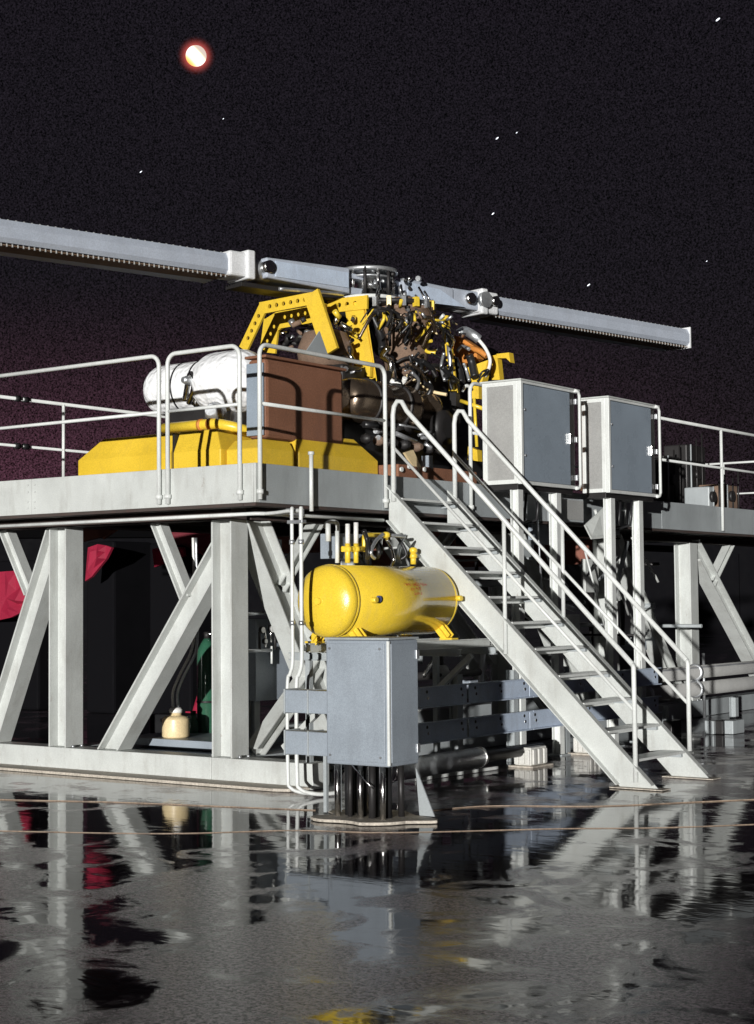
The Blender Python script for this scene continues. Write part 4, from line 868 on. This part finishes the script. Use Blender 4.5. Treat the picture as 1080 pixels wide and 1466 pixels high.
def slab(s0, s1, a0, a1, z0, z1, nm, m, bevel=.01, parent=None, z0b=None, z1b=None):
    z0b = z0 if z0b is None else z0b; z1b = z1 if z1b is None else z1b
    vs = [rp(s0,a0,z0),rp(s1,a0,z0b),rp(s1,a1,z0b),rp(s0,a1,z0),rp(s0,a0,z1),rp(s1,a0,z1b),rp(s1,a1,z1b),rp(s0,a1,z1)]
    return MB().add(vs,[(3,2,1,0),(4,5,6,7),(0,1,5,4),(1,2,6,5),(2,3,7,6),(3,0,4,7)]).build(nm, m, parent or rt, bevel)
slab(5.895,5.92,-.20,.142,ZB-.145-.037,ZB+.155-.037,'tip_cap','cuff_white',.003)
slab(-6.74,-6.695,-.37,.145,ZB-.17-.046,ZB+.155-.046,'tip_cap','cuff_white',.003)
for sg, s0 in ((-1,1.78),(1,1.68)):
    slab(sg*s0,sg*(s0+.36),-.17,.165,ZB-.13,ZB+.15,'blade_cuff','cuff_white',.03)
    slab(sg*(s0+.03),sg*(s0+.14),-.2,.20,ZB-.15,ZB+.175,'cuff_collar','cuff_white',.02)
    c_ = MB().cyl(rp(sg*(s0-.26),.0,ZB),rp(sg*(s0+.02),0,ZB),.13,20).build('pitch_bearing','galvanised',rt)
    MB().cyl(rp(sg*(s0-.16),.10,ZB+.02),rp(sg*(s0-.16),.22,ZB+.02),.07,18).build('pitch_horn','bright_metal',rt)
q0 = rp(1.76,.17,ZB+.03); MB().cyl(q0,q0+RS*.06,.10,20).build('damper_cup','galvanised',rt); MB().cyl(q0+RD*.16,q0+RD*.16+RS*.08,.06,14).build('damper_knob','bright_metal',rt)
slab(-.42,-1.64,-.20,.17,ZB-.14,ZB+.16,'hub_arm','blade_paint',.02,None,ZB-.10,ZB+.13)
slab(.42,1.25,-.20,.17,ZB-.15,ZB+.15,'hub_arm','blade_paint',.02,None,ZB-.06,ZB+.12)
slab(1.25,1.70,-.18,.15,ZB-.11,ZB+.13,'hub_arm','blade_paint',.02)
MB().poly([rp(.45,.171,ZB-.12),rp(.5,.171,ZB+.10),rp(1.0,.171,ZB+.07),rp(1.42,.171,ZB-.10)],RS,-.02).build('stiffener','barrier_paint',rt)
slab(-1.52,-.45,.171,.185,ZB-.08,ZB+.10,'stiffener','barrier_paint',.004)
for k in range(2):
    for s in (-.38,.34): pass
for z0, z1, r in ((.16,.20,.36),(-.18,-.14,.38),(.09,.11,.30)): MB().lathe((HX,HY,ZB+z0),Z,[(0,r-.02),(.004,r),(z1-z0,r),(z1-z0+.004,r-.02)],36).build('hub_plate','galvanised' if z0 != -.18 else 'rail_paint',rt)
slab(-.46,.46,-.14,.12,ZB-.13,ZB-.05,'hub_arm','blade_paint',.01); slab(-.46,.46,-.14,.10,ZB+.06,ZB+.12,'hub_arm','blade_paint',.01)
MB().cyl((HX,HY,ZB-.14),(HX,HY,ZB+.22),.16,28).build('hub_core','bright_metal',rt)
MB().cyl((HX,HY,ZB+.2),(HX,HY,ZB+.26),.10,20).build('hub_cap','dark_steel',rt)
for k in range(12):
    a = 2*math.pi*k/12; MB().cyl((HX+.30*math.cos(a),HY+.30*math.sin(a),ZB-.14),(HX+.30*math.cos(a),HY+.30*math.sin(a),ZB+.22),.022,8).build('hub_bolt','bright_metal' if k%2 else 'dark_steel',rt)
for k in range(22):
    s = rf.uniform(-.40,.55); p = rp(s,rf.uniform(.15,.36),ZB+rf.uniform(-.14,.15)); ax = Vector((rf.uniform(-1,1),rf.uniform(-1,1),rf.uniform(-1,1))).normalized()
    MB().cyl(p,p+ax*rf.uniform(.04,.12),rf.uniform(.012,.035),8).build('link',rf.choice(['bright_metal','dark_steel','galvanised','dark_steel']),rt)
MB().tube(smooth([rp(-.55,.2,ZB-.17),rp(-1.0,.25,ZB-.2),rp(-1.5,.22,ZB-.22)],6),.02,8).build('link','galvanised',rt)
slab(-1.9,-.4,-.25,.05,ZB-.21,ZB-.16,'link','dark_steel',.004)

# dark machinery on the deck at the far right
for i, (pa, pb, yt, m, lb) in enumerate(((1016,1022,697,'mid_grey_paint','small grey motor box on the far deck by the rail post'),(1036,1056,695,'gearbox_bronze','squat mottled box on the far deck right of the rail post'),(952,974,655,'dark_steel','tall dark machine box on the deck right of the cabinets'),(985,1010,640,'dark_steel','dark open framed machine farther back on the deck'))):
    xx = -.7 if i < 2 else -1.6; a, b = at(pa,725,'X',xx), at(pb,yt,'X',xx); k = thing('deck_machine', (xx,a.y,DZ), lb, 'machine', 'machines on the far part of the deck')
    y0_, y1_ = min(a.y,b.y), max(a.y,b.y)
    MB().box((xx-.4,y0_,DZ),(xx,y1_,b.z)).build('body',m,k,.02); MB().cyl((xx,(y0_+y1_)/2,DZ+(b.z-DZ)*.6),(xx+.05,(y0_+y1_)/2,DZ+(b.z-DZ)*.6),.08,16).build('cover','dark_steel',k)
    for q in range(3): MB().tube([(xx+.02,y0_+.1+q*.2,DZ),(xx+.02,y0_+.1+q*.2,b.z+.1*q)], .014, 6).build('pipe','dark_steel' if q else 'mid_grey_paint',k)

# ------------------------------------------------------------------ background
hg = thing('hangar', (-60,70,0), 'long low hangar added as backdrop behind the platform, darkness put into its colour', 'building')
p0 = CAMLOC+Vector((-.85,.55,0))*95; p1 = CAMLOC+Vector((-.2,.98,0))*110; d = (p1-p0); d.z = 0; d.normalize(); n_ = Vector((-d.y,d.x,0))
p0.z = p1.z = 0
vs = [p0,p1,p1+n_*14,p0+n_*14]; vs = [v.copy() for v in vs]; vt = [v+Z*5.3 for v in vs]
MB().add(vs+vt,[(3,2,1,0),(0,1,5,4),(1,2,6,5),(2,3,7,6),(3,0,4,7)]).build('wall','painted_dark',hg)  # added backdrop wall, its black colour stands for the unlit distance
MB().add([vt[0]-n_*.6,vt[1]-n_*.6,vt[2]+n_*.6,vt[3]+n_*.6,(vt[0]+vt[3])/2+Z*.9,(vt[1]+vt[2])/2+Z*.9],[(0,1,5,4),(2,3,4,5),(0,4,3),(1,2,5),(0,3,2,1)]).build('roof','painted_dark',hg)
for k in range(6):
    a = p0+d*(12+k*11); MB().add([a-n_*.15,a+d*7-n_*.15,a+d*7-n_*.15+Z*4.2,a-n_*.15+Z*4.2,a,a+d*7,a+d*7+Z*4.2,a+Z*4.2],[(0,1,2,3),(0,4,5,1),(1,5,6,2),(2,6,7,3),(3,7,4,0)]).build('door','painted_dark',hg)
# faint blue sign strip
a, b = at(243,846,'Y',30), at(276,840,'Y',30); sg = thing('sign', (a.x,30,0), 'small dim blue lettered strip far behind the platform', 'sign')
mb = MB(); k = 0; x_ = a.x
while x_ < b.x-.04:
    w_ = random.choice([.05,.07,.09]); mb.box((x_,29.98,a.z+random.uniform(0,.02)),(x_+w_*.7,30,b.z-random.uniform(0,.02)) if a.z < b.z else (x_+w_*.7,30,a.z+.1)); x_ += w_
mb.build('letters','sign_blue',sg); MB().box((a.x-.03,30.01,0),(a.x+.03,30.06,a.z)).build('post','painted_dark',sg); MB().box((a.x-.05,30.01,min(a.z,b.z)-.05),(b.x+.05,30.04,max(a.z,b.z)+.05)).build('board','painted_dark',sg)
# thin far mast
a = at(196,1000,'Y',12); a.z = 0; b = at(195,858,'Y',12); tag(MB().tube([a,Vector((a.x,a.y,b.z))],.012,6).build('thin_pole','galvanised'), 'very thin pale pole standing in the dark behind the columns', 'pole')
# red tarpaulins beyond the stand
def tarp(pix, yy, label, m='red_fabric'):
    pts = [at(px,py,'Y',yy) for px, py in pix]; c = sum(pts, Vector())/len(pts); mb = MB(); n = len(pts); o = Y*.05
    # domed cloth with folds
    ring2 = [c+(p-c)*.55+Vector((0,-.05+.05*math.sin(i*2.7),0)) for i, p in enumerate(pts)]
    vs = pts+ring2+[c-Y*.03]+[p+o for p in pts]; fs = [(i,(i+1)%n,n+(i+1)%n,n+i) for i in range(n)]+[(n+i,n+(i+1)%n,2*n) for i in range(n)]+[tuple(2*n+1+i for i in range(n))]+[(i,2*n+1+i,2*n+1+(i+1)%n,(i+1)%n) for i in range(n)]
    ob = mb.add(vs, fs, False).build('red_tarp', m); tag(ob, label, 'tarpaulin', 'red tarpaulins hanging beyond the platform'); return ob
tarp([(-40,822),(8,818),(24,817),(34,836),(43,862),(40,872),(28,878),(16,884),(-2,888),(-40,890)], 6.2, 'large red tarpaulin at the left edge below the deck')
tarp([(126,784),(140,779),(152,781),(160,784),(152,800),(131,826),(122,832)], 6.2, 'red tarpaulin corner right of the left column')
tarp([(218,786),(240,782),(262,784),(264,796),(245,803),(221,812)], 6.2, 'small red tarpaulin flap right of centre under the deck')
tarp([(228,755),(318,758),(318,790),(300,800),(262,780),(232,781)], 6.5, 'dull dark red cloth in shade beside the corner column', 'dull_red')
dk = thing('stored_machine', (-6.5,7,0), 'large covered machine behind the platform, coloured near black to stand for shade', 'machine')
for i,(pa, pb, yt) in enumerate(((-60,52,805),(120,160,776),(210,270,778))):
    a, b = at(pa,yt,'Y',6.7), at(pb,yt,'Y',6.7); MB().box((a.x,6.75,0),(b.x,7.6,a.z)).build('body' if i == 0 else 'side_panel','painted_dark',dk,.04)  # shade behind the platform is put into the near-black colour
# ------------------------------------------------------------------ moon and stars
mm_ = bpy.data.materials.new('moon_surface'); mm_.use_nodes = True; t_ = mm_.node_tree; t_.nodes.clear()
tc = N(t_,'ShaderNodeTexCoord'); dp = N(t_,'ShaderNodeVectorMath',operation='DOT_PRODUCT'); lk(t_,tc.outputs['Object'],dp.inputs[0])
MDv = (RM @ Vector((281-CX,-(80-CY),-F))).normalized(); MP = CAMLOC+MDv*900; MR = 14.6/F*900/1.03
rgt = RM @ Vector((1,0,0)); upv = RM @ Vector((0,1,0)); ur = (rgt*.72+upv*.69)/MR; dp.inputs[1].default_value = ur
cr = N(t_,'ShaderNodeValToRGB'); e = cr.color_ramp.elements; e[0].position = 0; e[0].color = (1,.42,.08,1); e[1].position = 1; e[1].color = (.42,.40,.34,1)
for p_, c_ in ((.10,(1,.62,.22,1)),(.24,(1,.97,.9,1)),(.66,(1,.98,.92,1)),(.70,(1,.82,.45,1)),(.745,(.46,.44,.38,1))): q = cr.color_ramp.elements.new(p_); q.color = c_
mr_ = N(t_,'ShaderNodeMapRange'); mr_.inputs[1].default_value = -1; mr_.inputs[2].default_value = 1; lk(t_,dp.outputs['Value'],mr_.inputs[0]); lk(t_,mr_.outputs[0],cr.inputs[0])
em = N(t_,'ShaderNodeEmission'); em.inputs[1].default_value = 1.5; lk(t_,cr.outputs[0],em.inputs[0]); om = N(t_,'ShaderNodeOutputMaterial'); lk(t_,em.outputs[0],om.inputs[0])
MB().lathe(Vector((0,0,0))-Z*MR, Z, [(MR-MR*math.cos(math.pi*i/24), MR*math.sin(math.pi*i/24)) for i in range(25)], 48)
mb = MB().lathe(Vector((0,0,-MR)), Z, [(MR-MR*math.cos(math.pi*i/24), MR*math.sin(math.pi*i/24)) for i in range(25)], 48)
mo = mb.build('moon', mm_); mo.location = MP; tag(mo, 'bright round moon with red rim in the black sky', 'moon')
hm = bpy.data.materials.new('moon_halo'); hm.use_nodes = True; t_ = hm.node_tree; t_.nodes.clear()
tc = N(t_,'ShaderNodeTexCoord'); ln = N(t_,'ShaderNodeVectorMath',operation='LENGTH'); lk(t_,tc.outputs['Object'],ln.inputs[0]); mr_ = N(t_,'ShaderNodeMapRange',interpolation_type='SMOOTHSTEP'); mr_.inputs[1].default_value = MR*.9; mr_.inputs[2].default_value = MR*2.2; mr_.inputs[3].default_value = 1; mr_.inputs[4].default_value = 0
lk(t_,ln.outputs['Value'],mr_.inputs[0]); pw = N(t_,'ShaderNodeMath',operation='POWER'); lk(t_,mr_.outputs[0],pw.inputs[0]); pw.inputs[1].default_value = 2.6
ml = N(t_,'ShaderNodeMath',operation='MULTIPLY'); lk(t_,pw.outputs[0],ml.inputs[0]); ml.inputs[1].default_value = .05
em = N(t_,'ShaderNodeEmission'); em.inputs[0].default_value = (1,.16,.13,1); lk(t_,ml.outputs[0],em.inputs[1]); om = N(t_,'ShaderNodeOutputMaterial'); lk(t_,em.outputs[0],om.inputs['Volume'])  # emissive volume added as the moon's red halo
R2 = MR*2.25; mb = MB().lathe(Vector((0,0,-R2)), Z, [(R2-R2*math.cos(math.pi*i/16), R2*math.sin(math.pi*i/16)) for i in range(17)], 32)
ho = mb.build('moon_glow', hm); ho.location = MP; ho['kind'] = 'stuff'; ho['label'] = 'faint red glow around the moon, an added emissive shell'
for px, py, s, lb in ((712,198,1.0,'brightest of the star pair high above the right hand blade'),(740,190,.6,'fainter star close beside the pair star above the blade'),(202,246,.8,'small star alone in the sky above the left blade'),(843,408,1.0,'white star low just above the right blade near its tip'),(706,306,.9,'white star halfway down the sky above the hub and right cuff'),(1028,28,1.4,'largest star, at the top right corner of the sky'),(320,170,.5,'tiny star below and right of the moon'),(118,525,.7,'tiny star low at left just above the long front handrail'),(1012,374,.5,'tiny star at the right edge above the blade tip')):
    dv = (RM @ Vector((px-CX,-(py-CY),-F))).normalized(); P0 = CAMLOC+dv*1500; r = 1.1*s*.8
    dd_ = rgt*.75+upv*.62; mb = MB().lathe(-dd_*r*1.8, dd_, [(r*1.8*(1-math.cos(math.pi*k/6)), r*math.sin(math.pi*k/6)*.62) for k in range(7)], 8)
    o = mb.build('star','star_light'); o.location = P0; tag(o, lb, 'star', 'stars in the night sky')
